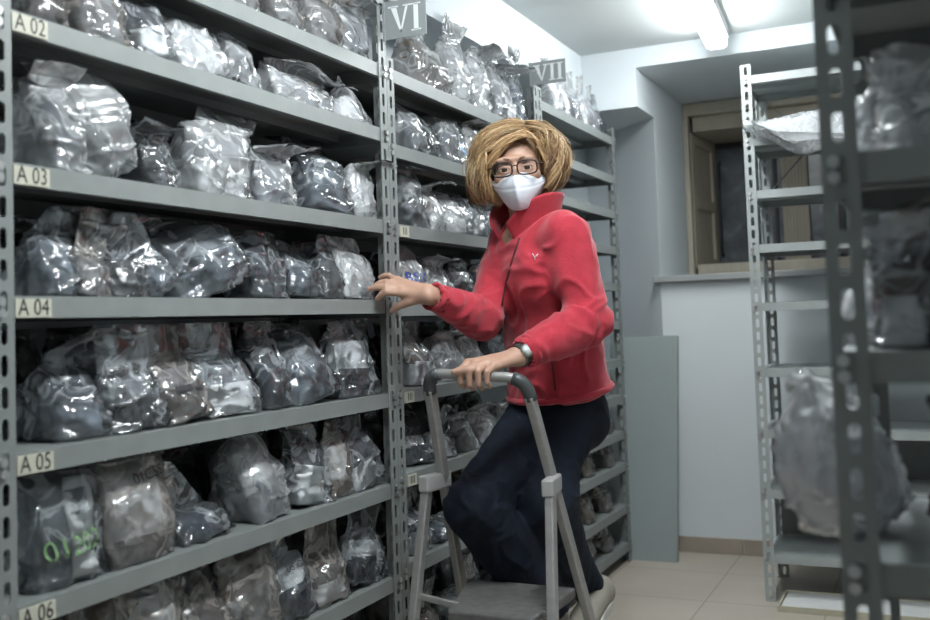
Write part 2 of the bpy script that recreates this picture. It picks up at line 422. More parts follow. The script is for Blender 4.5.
for i in range(8):
    a = 0.135+i*0.33; bb.box((a, 4.856, 0.0), (min(a+0.327, 2.79), 4.869, 0.072))
tag(bb.build('baseboard_back', MT['base'], bevel=0.002), kind='structure')
tag(MB().box((0.10,4.83,1.275),(1.08,5.5,1.305)).build('trim_1', MT['sill'], bevel=0.004), kind='structure')

# window in the niche: painted casing, deep panelled left leaf, dark pane
win = tag(empty('window_1', (0.55, 5.52, 1.305)), kind='structure')
def wpart(mb, name, m, parent=win, bevel=0.0):
    o = mb.build(name, m, None, bevel=bevel); o.parent = parent; o.location = (-win.location.x, -win.location.y, -win.location.z); return o
fr = MB().box((0.132,5.50,2.19),(1.045,5.56,2.255)).box((0.132,5.50,1.31),(0.160,5.56,2.19)).box((1.0,5.50,1.31),(1.045,5.56,2.19))
fr.box((0.172,5.54,1.31),(1.0,5.60,1.385)).box((0.172,5.56,2.11),(1.0,6.10,2.19)).box((0.172,5.6,1.31),(1.0,6.1,1.36))
wpart(fr, 'casing', MT['wood'], bevel=0.004)
# left leaf, opened back against the reveal
lf = MB(); A0, A1 = np.array((0.135,5.565)), np.array((0.175,6.03))
def leaf(mb, a, b, z0, z1, off, th):
    p, q = A0+(A1-A0)*a, A0+(A1-A0)*b; d = (A1-A0)/np.linalg.norm(A1-A0); nn = np.array((d[1], -d[0]))
    c = [p+nn*off, q+nn*off, q+nn*(off+th), p+nn*(off+th)]
    mb.add([(x,y,z0) for x,y in c]+[(x,y,z1) for x,y in c], [(0,3,2,1),(4,5,6,7),(0,1,5,4),(1,2,6,5),(2,3,7,6),(3,0,4,7)])
leaf(lf, 0, 1, 1.365, 2.11, 0, .012)
for a, b, z0, z1 in ((0,.16,1.365,2.11),(.84,1,1.365,2.11),(.16,.84,1.365,1.43),(.16,.84,1.70,1.76),(.16,.84,2.05,2.11)): leaf(lf, a, b, z0, z1, .012, .016)
wpart(lf, 'window_leaf', MT['wood'], bevel=0.003)
rf = MB()
for x0, x1, y in ((0.57,0.71,6.0),):
    rf.box((x0,y,1.40),(x1,y+.02,2.10))
    for k in range(7): rf.box((x0+.012+k*.018, y-.008, 1.46),(x0+.022+k*.018, y, 2.05))
wpart(rf, 'window_leaf', MT['wood'], bevel=0.002)
bf = MB().box((0.16,6.03,1.36),(0.20,6.09,2.11)).box((0.86,6.03,1.36),(0.895,6.09,2.11)).box((0.20,6.03,1.36),(0.86,6.09,1.39)).box((0.20,6.03,2.08),(0.86,6.09,2.11)).box((0.52,6.03,1.39),(0.54,6.09,2.08))
pf = wpart(bf, 'pane_frame', MT['frame'], bevel=0.003)
pane = MB().box((0.20,6.055,1.39),(0.86,6.062,2.08)).build('pane', MT['glass']); pane.parent = pf
hd = MB().tube([(0.225,6.02,1.45),(0.225,5.985,1.47),(0.225,5.985,1.98),(0.225,6.02,2.0)], 0.008).build('handle', MT['frame'], smooth=True); hd.parent = pf

# ceiling batten lights
GLOW = emis('lamp_glow', (0.93,0.985,1.0), 38.0); GLOW_FILL = emis('fill_lamp_glow', (0.93,0.985,1.0), 64.0)
def batten(P1, dl, L, label, glow):
    P1 = Vector(P1); dl = Vector(dl).normalized(); P0 = P1-dl*L
    lamp = empty('ceiling_light', (P0+P1)/2+Vector((0,0,.07)))
    tag(lamp, label, 'lamp')
    b1 = MB().bar(P0+Vector((0,0,.045)), P1+Vector((0,0,.045)), 0.10, 0.05).build('fixture_body', MT['fixture'], bevel=.004)
    b2 = MB().bar(P0+dl*.012, P1-dl*.012, 0.085, 0.045).build('diffuser', glow, bevel=.014, seg=3)
    b3 = MB().bar(P0, P0+dl*.013, 0.066, 0.05).build('end_cap', MT['fixture'], bevel=.006); b4 = MB().bar(P1-dl*.013, P1, 0.066, 0.05).build('end_cap', MT['fixture'], bevel=.006)
    for o in (b1, b2, b3, b4):
        o.parent = lamp; o.location = -lamp.location
P1 = Vector(on(2, 2.28, 717, 44)); P0 = Vector(on(2, 2.28, 696, 0))
batten(P1, P1-P0, 1.25, 'white fluorescent batten lamp glowing on the ceiling in front of the window niche', GLOW)
batten((0.80, 2.30, 2.28), P1-P0, 1.25, 'unseen white batten lamp added above the frame to light the near racks', GLOW_FILL)  # fill lamp added out of view to brighten the near racks and bags

# ------------------------------------------------------------------ slotted-angle racks
def post_mesh(h, fl=0.04, pitch=0.05, paint='rack'):
    v, f = [], []
    H, W = pitch/2, fl/2; a, a1, b, b1 = 0.0065, 0.003, 0.017, 0.013
    def flange(fn):
        for i in range(int(h/pitch)):
            zc = (i+.5)*pitch; k = len(v); P = []
            for sx, sz in ((1,1),(-1,1),(-1,-1),(1,-1)):
                P += [(W*sx,b1*sz),(W*sx,H*sz),(a1*sx,H*sz),(a1*sx,b*sz),(a*sx,b1*sz)]
            v.extend(fn(W+p, zc+q) for p, q in P)
            for c in range(4):
                o = k+5*c; f.append((o,o+1,o+2,o+3,o+4) if c % 2 == 0 else (o+4,o+3,o+2,o+1,o))
            f.append((k+0,k+4,k+19,k+15)); f.append((k+2,k+7,k+8,k+3)); f.append((k+5,k+10,k+14,k+9)); f.append((k+12,k+17,k+18,k+13))
    flange(lambda p, q: (p, 0.0, q)); flange(lambda p, q: (0.0, p, q))
    bm = bmesh.new(); bv = [bm.verts.new(p) for p in v]
    for q in f: bm.faces.new([bv[i] for i in q])
    bmesh.ops.remove_doubles(bm, verts=bm.verts, dist=1e-4); bmesh.ops.recalc_face_normals(bm, faces=bm.faces)
    me = bpy.data.meshes.new('upright'); bm.to_mesh(me); bm.free(); me.materials.append(MT[paint]); return me
def shelf_mesh(L, D, lip=0.036):
    mb = MB(); t = .0025
    mb.box((.003,.002,-t),(L-.003,D-.002,0)).box((.003,.002,-lip),(L-.003,.002+t,-t)).box((.003,D-.002-t,-lip),(L-.003,D-.002,-t))
    mb.box((.003,.002+t,-lip),(.003+t,D-.002-t,-t)).box((L-.003-t,.002+t,-lip),(L-.003,D-.002-t,-t))
    mb.box((.003+t,.002+t,-lip),(L-.003-t,.014,-lip+t)).box((.003+t,D-.014,-lip),(L-.003-t,D-.002-t,-lip+t))
    mb.box((.006,D*.5-.02,-.02),(L-.006,D*.5+.02,-t))
    return mb
BOLT = MB().tube([(0,0,0),(0,-.006,0)], .0075, 6, up=(0,0,1))
_bolt_me = None
def rack(loc, rz, L, D, hl, hr, zs, label, lip=0.036, right_bolts=True, brace=None, back=None, paint='rack'):
    global _bolt_me
    root = tag(empty('shelving_rack', loc, rz), label, 'shelf rack')
    for (x, y, r, h) in ((0,0,0,hl),(L,0,PI/2,hr),(L,D,PI,hr),(0,D,-PI/2,hl)):
        o = bpy.data.objects.new('upright', post_mesh(h, paint=paint)); link(o, root); o.location = (x,y,0); o.rotation_euler = (0,0,r)
        s = o.modifiers.new('thick', 'SOLIDIFY'); s.thickness = .0022; s.offset = 0
    shelves = []
    for z in zs:
        s = shelf_mesh(L, D, lip).build('shelf', MT[paint], root); s.location = (0,0,z); shelves.append(s)
        for bx in ((.013, L-.013) if right_bolts else (.013,)):
            for bz in (-.010, -.028):
                if _bolt_me is None:
                    o = BOLT.build('bolt', MT['bolt'], None, smooth=False); _bolt_me = o.data; o.parent = root
                else: o = link(bpy.data.objects.new('bolt', _bolt_me), root)
                o.location = (bx, -.001, z+bz)
    if brace:
        for p, q in brace: MB().bar(p, q, .003, .018, up=(0,1,0)).build('brace', MT['darkmetal'], root)
    if back: MB().box(*back).build('back_panel', MT['darkmetal'], root)
    return root, shelves
def shelf_label(shelf, x0, x1, txt, size, zc=-.0195, hh=.0150, squash=1.0):
    mb = MB().box((x0,-.0022,zc-hh),(x1,.0018,zc+hh),0)
    v, f = text_mesh(txt, size); c = (x0+x1)/2
    mb.add([(c+p*squash, -.0028, zc+q) for p, q in v], f, 1)
    return mb.build('shelf_label', [MT['label'], MT['ink']], shelf)

RD = 0.34
ZA = [1.822, 1.647, 1.399, 1.185, 0.936, 0.697, 0.455, 0.21]
ZB = [1.822, 1.614, 1.394, 1.177, 0.938, 0.712, 0.472, 0.22]
ZC = [1.955, 1.772, 1.609, 1.441, 1.274, 1.099, 0.924, 0.759, 0.594, 0.449, 0.258, 0.086]
YA, YB, YC = 1.126, 2.417, 3.602
rackA, shA = rack((0.0,YA,0), PI/2, 1.288, RD, 2.1, 2.0, ZA, 'grey slotted-angle rack nearest the camera with shelf labels A 02 to A 05')
rackB, shB = rack((0.0,YB,0), PI/2, 1.182, RD, 1.9, 2.0, ZB, 'grey slotted-angle rack behind the woman between the VI and VII signs')
rackC, shC = rack((0.0,YC,0), PI/2, 1.02, RD, 2.0, 2.05, ZC, 'grey slotted-angle rack under the VII sign with many half-empty shelves')
for i, t in ((1,'A 02'),(2,'A 03'),(3,'A 04'),(4,'A 05'),(5,'A 06')):
    shelf_label(shA[i], .041, .114, t, .039, squash=.84)
for i in (2, 4, 5): shelf_label(shB[i], .05, .10, 'III', .03, squash=1.3)

ZR = [2.055, 1.806, 1.596, 1.383, 1.154, 0.896, 0.659, 0.427, 0.178]
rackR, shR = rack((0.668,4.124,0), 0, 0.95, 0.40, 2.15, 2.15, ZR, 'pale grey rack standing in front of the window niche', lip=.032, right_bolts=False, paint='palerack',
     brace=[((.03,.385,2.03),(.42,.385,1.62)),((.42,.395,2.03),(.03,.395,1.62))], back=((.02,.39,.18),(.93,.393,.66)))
ZN = [1.53, 1.296, 1.072, 0.839, 0.60, 0.36, 0.12]
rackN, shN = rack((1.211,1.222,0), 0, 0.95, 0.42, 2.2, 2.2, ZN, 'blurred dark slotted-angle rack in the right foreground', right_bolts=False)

# section signs: flags fixed to the tops of the uprights
def sign(loc, w, h, txt, label):
    root = tag(empty('section_sign', loc), label, 'sign', None)
    MB().box((0,0,0),(w,.003,h)).box((-.004,-.001,-.002),(.004,.004,h+.002)).build('sign_plate', MT['sign'], root, bevel=.0008)
    for x0, x1, z0, z1 in ((.0,w,h-.004,h),(w-.003,w,0,h)): pass
    mb = MB(); y = -.0006
    def poly(p): mb.add([(a, y, b) for a, b in p], [tuple(range(len(p)))])
    def serif(cx, z, ww): poly([(cx-ww/2,z-.0022),(cx+ww/2,z-.0022),(cx+ww/2,z+.0022),(cx-ww/2,z+.0022)])
    zt, zb = h*.84, h*.16
    def I(cx, sw):
        poly([(cx-sw/2,zb),(cx+sw/2,zb),(cx+sw/2,zt),(cx-sw/2,zt)]); serif(cx, zt, sw*2.1); serif(cx, zb, sw*2.1)
    def V(cx, ww, sw):
        poly([(cx-ww/2,zt),(cx+.1*sw,zb),(cx+.45*sw,zb),(cx-ww/2+sw*1.15,zt)]); poly([(cx+.05*sw,zb),(cx+.4*sw,zb),(cx+ww/2,zt),(cx+ww/2-sw*.5,zt)])
        serif(cx-ww/2+sw*.55, zt, sw*2.0); serif(cx+ww/2-sw*.25, zt, sw*1.6)
    if txt == 'VI': V(w*.38, w*.42, w*.12); I(w*.77, w*.11)
    else: V(w*.30, w*.34, w*.10); I(w*.62, w*.085); I(w*.83, w*.085)
    mb.build('numeral', MT['signtext'], root)
    return root
sign((0.008,2.396,1.886), .128, .104, 'VI', 'grey flag sign with the white numeral VI at the top of the upright')
sign((-0.02,3.585,2.0), .142, .088, 'VII', 'grey flag sign with the white numeral VII at the far upright')

# spare shelf panel leaning on the wall
pb, pt = np.array((0,4.63,0.0)), np.array((0,4.828,1.02))
mb = MB(); u = (pt-pb)/np.linalg.norm(pt-pb); n_ = np.array((0,u[2],-u[1]))
def slab(x0, x1, a, b, o0, o1):
    c = [pb+u*a+n_*o0, pb+u*a+n_*o1, pb+u*b+n_*o1, pb+u*b+n_*o0]
    mb.add([(x0,p[1],p[2]) for p in c]+[(x1,p[1],p[2]) for p in c], [(0,1,2,3),(7,6,5,4),(0,4,5,1),(1,5,6,2),(2,6,7,3),(3,7,4,0)])
H_ = 1.04
slab(-.12,.207,0,H_,0,.003); slab(-.12,-.117,0,H_,.003,.032); slab(.204,.207,0,H_,.003,.032); slab(-.117,.204,0,.003,.003,.032); slab(-.117,.204,H_-.003,H_,.003,.032)
pnl = mb.build('shelf_panel', MT['board'], origin=(0.04,4.63,0))
tag(pnl, 'grey-green metal shelf panel leaning upright against the white wall', 'panel')

# flat box on the floor under the right rack
bx = tag(empty('cardboard_box', (0.93,3.99,0.0)), 'flat cardboard tray with yellowish rim and white paper on the floor below the right rack', 'box')
mbx = MB().box((-.20,0,0.001),(.40,.24,.006)).box((-.20,0,.006),(-.193,.24,.022)).box((.393,0,.006),(.40,.24,.022)).box((-.193,0,.006),(.393,.007,.022)).box((-.193,.233,.006),(.393,.24,.022))
mbx.build('tray', MT['pale'], bx)
MB().box((-.190,.010,.0065),(.390,.230,.017)).build('paper_sheet', MT['paper'], bx, bevel=.002)

# ------------------------------------------------------------------ step ladder
lad = tag(empty('step_ladder', (0.29,2.46,0)), 'grey metal folding step ladder with a handrail hoop and dark platform under the woman', 'ladder')
def lpart(mb, name, m, **kw):
    o = mb.build(name, m, None, **kw); o.parent = lad; o.location = (-lad.location.x, -lad.location.y, 0); return o
RT, RB_ = np.array((.42,2.32,.937)), np.array((.492,2.715,.0))
LT, LB_ = np.array((.16,2.30,.955)), np.array((.085,2.71,.0))
def lerp(a, b, t): return a+(b-a)*t
lpart(MB().bar(lerp(RT,RB_,.0),RB_,.022,.032,up=(0,1,0)), 'front_rail', MT['alu'], bevel=.004)
lpart(MB().bar(lerp(LT,LB_,.0),LB_,.022,.032,up=(0,1,0)), 'front_rail', MT['alu'], bevel=.004)
# hoop with rounded corners joining the two rails
du = (RT-RB_)/np.linalg.norm(RT-RB_); dl_ = (LT-LB_)/np.linalg.norm(LT-LB_)
hp = []
c1, c2 = LT+dl_*.045, RT+du*.045
for t in np.linspace(0, 1, 7): hp.append((1-t)**2*LT+2*t*(1-t)*c1+t*t*lerp(c1,c2,.18))
for t in np.linspace(0, 1, 7): hp.append((1-t)**2*lerp(c1,c2,.82)+2*t*(1-t)*c2+t*t*RT)
lpart(MB().tube(hp, .0125, 12), 'handrail_hoop', MT['alu'], smooth=True)
lpart(MB().tube([p+du*.0 for p in hp[8:]]+[RT-du*.012], [.0165]*len(hp[8:])+[.0175], 12), 'corner_grip', MT['grip'], smooth=True)
lpart(MB().tube([LT-dl_*.012]+hp[:6], [.0175]+[.0165]*6, 12), 'corner_grip', MT['grip'], smooth=True)
RH, LH = np.array((.455,2.345,.70)), np.array((.125,2.335,.70))
RF, LF = np.array((.515,2.14,0)), np.array((.085,2.20,0))
lpart(MB().bar(RH,RF,.022,.03,up=(0,1,0)), 'rear_leg', MT['alu'], bevel=.004)
lpart(MB().bar(LH,LF,.022,.03,up=(0,1,0)), 'rear_leg', MT['alu'], bevel=.004)
for Hh, T, B in ((RH,RT,RB_),(LH,LT,LB_)):
    t = (T[2]-.70)/(T[2]-B[2]); q = lerp(T,B,t)
    lpart(MB().bar(Hh+np.array((0,-.022,.012)), q+np.array((0,.016,.012)), .03, .042), 'hinge_bracket', MT['cap'], bevel=.005)
for F in (RF, LF, RB_, LB_):
    lpart(MB().box((F[0]-.018,F[1]-.022,0),(F[0]+.018,F[1]+.022,.03)), 'rubber_foot', MT['grip'], bevel=.004)
def slabstep(name, p, z, th):                                    # p: plan outline
    m = MB(); k = len(p)
    m.add([(x,y,z-th) for x,y in p]+[(x,y,z) for x,y in p], [tuple(range(k-1,-1,-1)), tuple(range(k,2*k))]+[(i,(i+1)%k,(i+1)%k+k,i+k) for i in range(k)])
    xs = [q[0] for q in p]; ys = [q[1] for q in p]
    return lpart(m, name, MT['tread'], bevel=.006)
slabstep('platform', [(.225,2.225),(.445,2.215),(.452,2.515),(.152,2.515)], .432, .028)
slabstep('tread', [(.115,2.56),(.468,2.56),(.476,2.72),(.105,2.72)], .22, .026)
lpart(MB().bar((.115,2.29,.44),(.225,2.29,.425),.012,.016), 'spreader', MT['alu'], bevel=.003)
lpart(MB().bar((.445,2.29,.425),(.475,2.26,.43),.012,.016), 'spreader', MT['alu'], bevel=.003)
lpart(MB().bar((.10,2.215,.12),(.50,2.165,.12),.016,.02), 'cross_bar', MT['alu'], bevel=.003)
# ------------------------------------------------------------------ plastic bags of cloth
def pr(p):
    q = np.asarray(p, float)-CC; d = q@CF
    return np.array([465+SX+FPX*(q@CR)/d, 310+SY-FPX*(q@CU)/d, d])
def smooth01(x): x = np.clip(x, 0, 1); return x*x*(3-2*x)
def hull_planes(pts):
    bm = bmesh.new()
    for p in pts: bm.verts.new(p)
    bmesh.ops.convex_hull(bm, input=bm.verts)
    c = np.mean(pts, 0); N, D = [], []
    for f in bm.faces:
        f.normal_update(); n = np.array(f.normal)
        if np.linalg.norm(n) < .5: continue
        d = n@np.array(f.verts[0].co)
        if n@c > d: n, d = -n, -d
        N.append(n); D.append(d)
    bm.free(); return np.array(N), np.array(D)
def bag_geo(w, h, t, flap, a0, a1, roll, seed, neck=0.0, taper=0.0, clear=None, nv=46, nu=52, contents=False, s0=0.0, s1=1.0, wave=1.0, crump=1.0, full=.42, rt=0.0, skew=0.0, taut=1.0):
    rs = np.random.RandomState(seed); off = rs.uniform(-40, 40, 3)
    S = h + (0 if contents else flap)
    s = np.linspace(h*s0, h*s1, nv) if contents else np.concatenate([np.linspace(0, h, int(nv*.62), endpoint=False), np.linspace(h, S, nv-int(nv*.62))])
    fs = np.linspace(0, h+flap+1e-4, 200)
    th = a0 + (a1-a0)*smooth01((fs-h*.8)/(h*.2+flap*.35+1e-6))
    ds = fs[1]-fs[0]; Yc = np.concatenate([[0], np.cumsum(-np.sin(th[:-1])*ds)]); Zc = np.concatenate([[0], np.cumsum(np.cos(th[:-1])*ds)])
    yc, zc, tc = np.interp(s, fs, Yc), np.interp(s, fs, Zc), np.interp(s, fs, th)
    x = s/h
    xb = .16
    g = np.where(x < xb, np.sqrt(np.clip(x/xb*(2-x/xb), 0, 1)), np.where(x < full, 1.0, np.clip(1-(x-full)/(1.12-full), 0, 1)**.9))
    T = t*np.clip(g, 0, 1) + .004
    W = w*(.88+.12*np.sin(np.clip(x, 0, 1)*PI)) + (np.clip(x-.55, 0, .6)*t*.35)
    if rt: W = W*(1-rt*(1-smooth01(x/.75))); T = T*(1-.6*rt*(1-smooth01(x/.6)))
    if neck: W = W*(1-neck*np.exp(-((x-1.0)/.17)**2))
    if taper and flap > 0: W = W*(1-taper*smooth01((x-.25)/((S/h)-.25+1e-6)))
    if contents: T = T*.90; W = W*.93
    ph = np.linspace(0, 2*PI, nu, endpoint=False); c, sn = np.cos(ph), np.sin(ph)
    e = .62
    X = (W/2)[:, None]*np.sign(c)*np.abs(c)**e; D = (T/2)[:, None]*np.sign(sn)*np.abs(sn)**.8
    # wavy flap / sagging walls, along the local normal of the spine
    uu = X; ss = s[:, None]+0*X
    q = np.stack([uu*9+off[0], ss*7+off[1], 0*uu+off[2]], -1).reshape(-1, 3)
    wv = gnoise(q).reshape(X.shape)*.022*wave*smooth01((x[:, None]-.55)/.6)
    if not contents: D = D + wv
    else: D = D + wv
    ny, nz = np.cos(tc)[:, None], np.sin(tc)[:, None]              # spine normal (points to the back)
    P = np.stack([X, yc[:, None]+D*ny, zc[:, None]+D*nz], -1)
    # edge of the open end is not cut straight
    if not contents and flap > 0: P[-3:, :, 2] += (gnoise(np.stack([uu[-1]*14+off[1], 0*uu[-1], 0*uu[-1]+off[0]], -1))*.010)[None, :, None][..., 0]
    if skew: P[..., 0] += skew*np.clip(ss-h*.75, 0, None)
    # film pulled taut over the lumps inside: flat facets between the points that stick out
    if taut:
        cand = np.argwhere((x[:, None]+0*X > .02) & (x[:, None]+0*X < 1.02)) if not contents else None
        lat = np.random.RandomState(seed+3)
        gi = lat.uniform(0.03, 1.0, 30)*h; gp = lat.uniform(0, 2*PI, 30); gs = lat.uniform(.86, 1.14, 30)
        Wi, Ti, yi, zi, ti = np.interp(gi, s, W), np.interp(gi, s, T), np.interp(gi, fs, Yc), np.interp(gi, fs, Zc), np.interp(gi, fs, th)
        px = Wi/2*np.sign(np.cos(gp))*np.abs(np.cos(gp))**e*gs; pd = Ti/2*np.sign(np.sin(gp))*np.abs(np.sin(gp))**.8*gs
        pts = np.stack([px, yi+pd*np.cos(ti), zi+pd*np.sin(ti)], -1)
        if not contents or True:
            w0, t0 = np.interp(h*.08, s, W), t
            ex = [(sx*w0*.54, sy*t0*.42, 0.004) for sx in (-1, 1) for sy in (-1, 1)]
            wh, yh, zh, th_ = np.interp(h, s, W), np.interp(h, fs, Yc), np.interp(h, fs, Zc), np.interp(h, fs, th)
            ex += [(sx*wh*.5+skew*h*.25, yh+d_*np.cos(th_), zh+d_*np.sin(th_)) for sx in (-1, 1) for d_ in (-.006, .006)]
            pts = np.concatenate([pts, np.array(ex)])
        hn, hd = hull_planes(pts)
        O = np.stack([0*X + skew*np.clip(ss-h*.75, 0, None), yc[:, None]+0*X, zc[:, None]+0*X], -1).reshape(-1, 3)
        Q = P.reshape(-1, 3); dv_ = Q-O; ln = np.maximum(np.linalg.norm(dv_, axis=1), 1e-6)
        A = dv_@hn.T; B = hd[None, :]-O@hn.T
        tt = np.where(A > 1e-9, B/np.maximum(A, 1e-9), 9.0).min(1); tt = np.clip(tt, .25, 1.6)*(.93 if contents else 1.0)
        wgt = smooth01((1.06-x)/.16)*smooth01(x/.04+.2); wgt = (wgt[:, None]+0*X).reshape(-1)*taut
        P = (O + dv_*(1+(tt-1)*wgt)[:, None]).reshape(P.shape)
    # crumple
    du = np.roll(P, -1, 1)-np.roll(P, 1, 1); dv = np.gradient(P, axis=0)
    N = np.cross(du, dv); N /= np.maximum(np.linalg.norm(N, axis=-1), 1e-9)[..., None]
    f = P.reshape(-1, 3); N = N.reshape(-1, 3)
    fill = (np.clip(1.15-x, 0, 1)[:, None]+0*X).reshape(-1); fill = smooth01(fill*2.2)
    low = gnoise(f*np.array([9, 9, 10])+off)
    wp = np.stack([gnoise(f*7+off+5), gnoise(f*7-off), gnoise(f*7+off*2)], -1)*.03
    g2 = f+wp
    dsp = low*.05*t*fill + facet(g2*np.array([15, 15, 11])+off, seed)*.006*crump*fill
    if contents:
        dsp = dsp + (ridge(f*np.array([16, 16, 26])+off*1.3, 1.5)-.5)*.010*fill - .004
    else:
        r1 = ridge(g2*np.array([15, 15, 5])+off, 6.0); r2 = ridge(g2*np.array([6, 9, 16])+off*1.7, 6.0)
        dsp = dsp + crump*(.3+.7*fill)*((r1+r2-.3)*.0075 + facet(g2*np.array([30, 30, 22])-off, seed+1)*.0055 + facet(g2*np.array([62, 62, 44]), seed+2)*.0032)
    # thin flap: both faces move together
    sgn = np.sign(N[:, 1]*np.repeat(np.cos(tc), nu)+N[:, 2]*np.repeat(np.sin(tc), nu)); sgn[sgn == 0] = 1
    flat = 1-fill
    f = f + N*(dsp*(fill+flat*sgn))[:, None]
    if roll:
        cr, sr = math.cos(roll), math.sin(roll); f = np.stack([f[:, 0]*cr+f[:, 2]*sr, f[:, 1], -f[:, 0]*sr+f[:, 2]*cr], -1)
    return f, nv, nu
def grid_faces(nv, nu, close_top):
    F = [(i*nu+k, i*nu+(k+1) % nu, (i+1)*nu+(k+1) % nu, (i+1)*nu+k) for i in range(nv-1) for k in range(nu)]
    F.append(tuple(range(nu-1, -1, -1)))
    if close_top: F.append(tuple((nv-1)*nu+k for k in range(nu)))
    return F
BAGS = []
def make_bag(root_loc, rz, label, group, w, h, t=.12, flap=.08, a0=.1, a1=.5, roll=0.0, cont='c_navy', cont2=None, split=.55, film='clear', seed=1,
             neck=0.0, taper=0.0, clear=None, yfront=.012, overhang=None, droop=0.0, name='plastic_bag', res=1.0, wave=1.0, crump=1.0, rt=0.0, skew=0.0, taut=1.0):
    """root_loc: point of the shelf front; local x runs along the shelf, -y is the front"""
    nv, nu = int(96*res), int(104*res)
    f, nv, nu = bag_geo(w, h, t, flap, a0, a1, roll, seed, neck, taper, nv=nv, nu=nu, wave=wave, crump=crump, rt=rt, skew=skew, taut=taut)
    zmin = np.percentile(f[:, 2], 3); nfill = int(nv*.62)*nu
    yf = f[:nfill, 1].min()
    def settle(p):
        p = p.copy(); p[:, 2] -= zmin; p[:, 1] += yfront-yf
        if overhang is None:
            p[:, 2] = np.maximum(p[:, 2], .0015)
        else:                                                    # lies over the lip and hangs down in front of it
            if droop: p[:, 2] -= droop*smooth01((.015-p[:, 1])/.07)*np.clip((p[:, 0]+w*.52)/(w*.30), 0, 1)
            on_ = p[:, 1] > -.002; p[on_, 2] = np.maximum(p[on_, 2], .0015)
        if clear is not None:
            c = clear-.012; hi = p[:, 2] > c-.02
            p[hi, 2] = c-.02+.02*np.tanh((p[hi, 2]-c+.02)/.02)
        return p
    f = settle(f)
    root = tag(empty(name, root_loc, rz), label, 'bag', group)
    o = mesh_obj('film', f, grid_faces(nv, nu, False), FILM[film], root)
    parts = [(cont, .03, .84 if cont2 is None else split)]
    if cont2: parts.append((cont2, split-.06, .86))
    for m, a, b in parts:
        c, cv, cu = bag_geo(w, h, t, flap, a0, a1, roll, seed, neck, taper, contents=True, s0=a, s1=b, nv=int(24*res), nu=int(36*res), wave=wave, rt=rt, skew=skew, taut=taut)
        c = settle(c); c[:, 2] = np.maximum(c[:, 2], .004 if overhang is None else c[:, 2].min())
        mesh_obj('contents', c, grid_faces(cv, cu, True), MT[m], root)
    BAGS.append((root, o)); return root, o
def write_on(film, txt, size, x, z, m, squash=1.0, rot=0.0, name='marker_writing'):
    me = film.data; vs = [v.co.copy() for v in me.vertices]; bv = BVHTree.FromPolygons(vs, [tuple(p.vertices) for p in me.polygons])
    v, fc = text_mesh(txt, size); bm = bmesh.new(); bvs = [bm.verts.new((p[0]*squash, p[1], 0)) for p in v]
    for q in fc:
        try: bm.faces.new([bvs[i] for i in q])
        except ValueError: pass
    bmesh.ops.triangulate(bm, faces=bm.faces); bmesh.ops.subdivide_edges(bm, edges=[e for e in bm.edges if e.calc_length() > .003], cuts=3, use_grid_fill=True)
    bmesh.ops.triangulate(bm, faces=bm.faces)
    c, s = math.cos(rot), math.sin(rot)
    for p in bm.verts:
        px, pz = x+p.co.x*c-p.co.y*s, z+p.co.x*s+p.co.y*c
        ys = []
        for ox, oz in ((0,0),(.003,0),(-.003,0),(0,.003),(0,-.003)):
            hit, nn, _, _ = bv.ray_cast(Vector((px+ox, -1, pz+oz)), Vector((0, 1, 0)))
            if hit: ys.append(hit.y)
        p.co = Vector((px, (min(ys) if ys else 0)-.0045, pz))
    o_me = bpy.data.meshes.new(name); bm.to_mesh(o_me); bm.free(); o_me.materials.append(MT[m])
    o = bpy.data.objects.new(name, o_me); link(o, film); return o

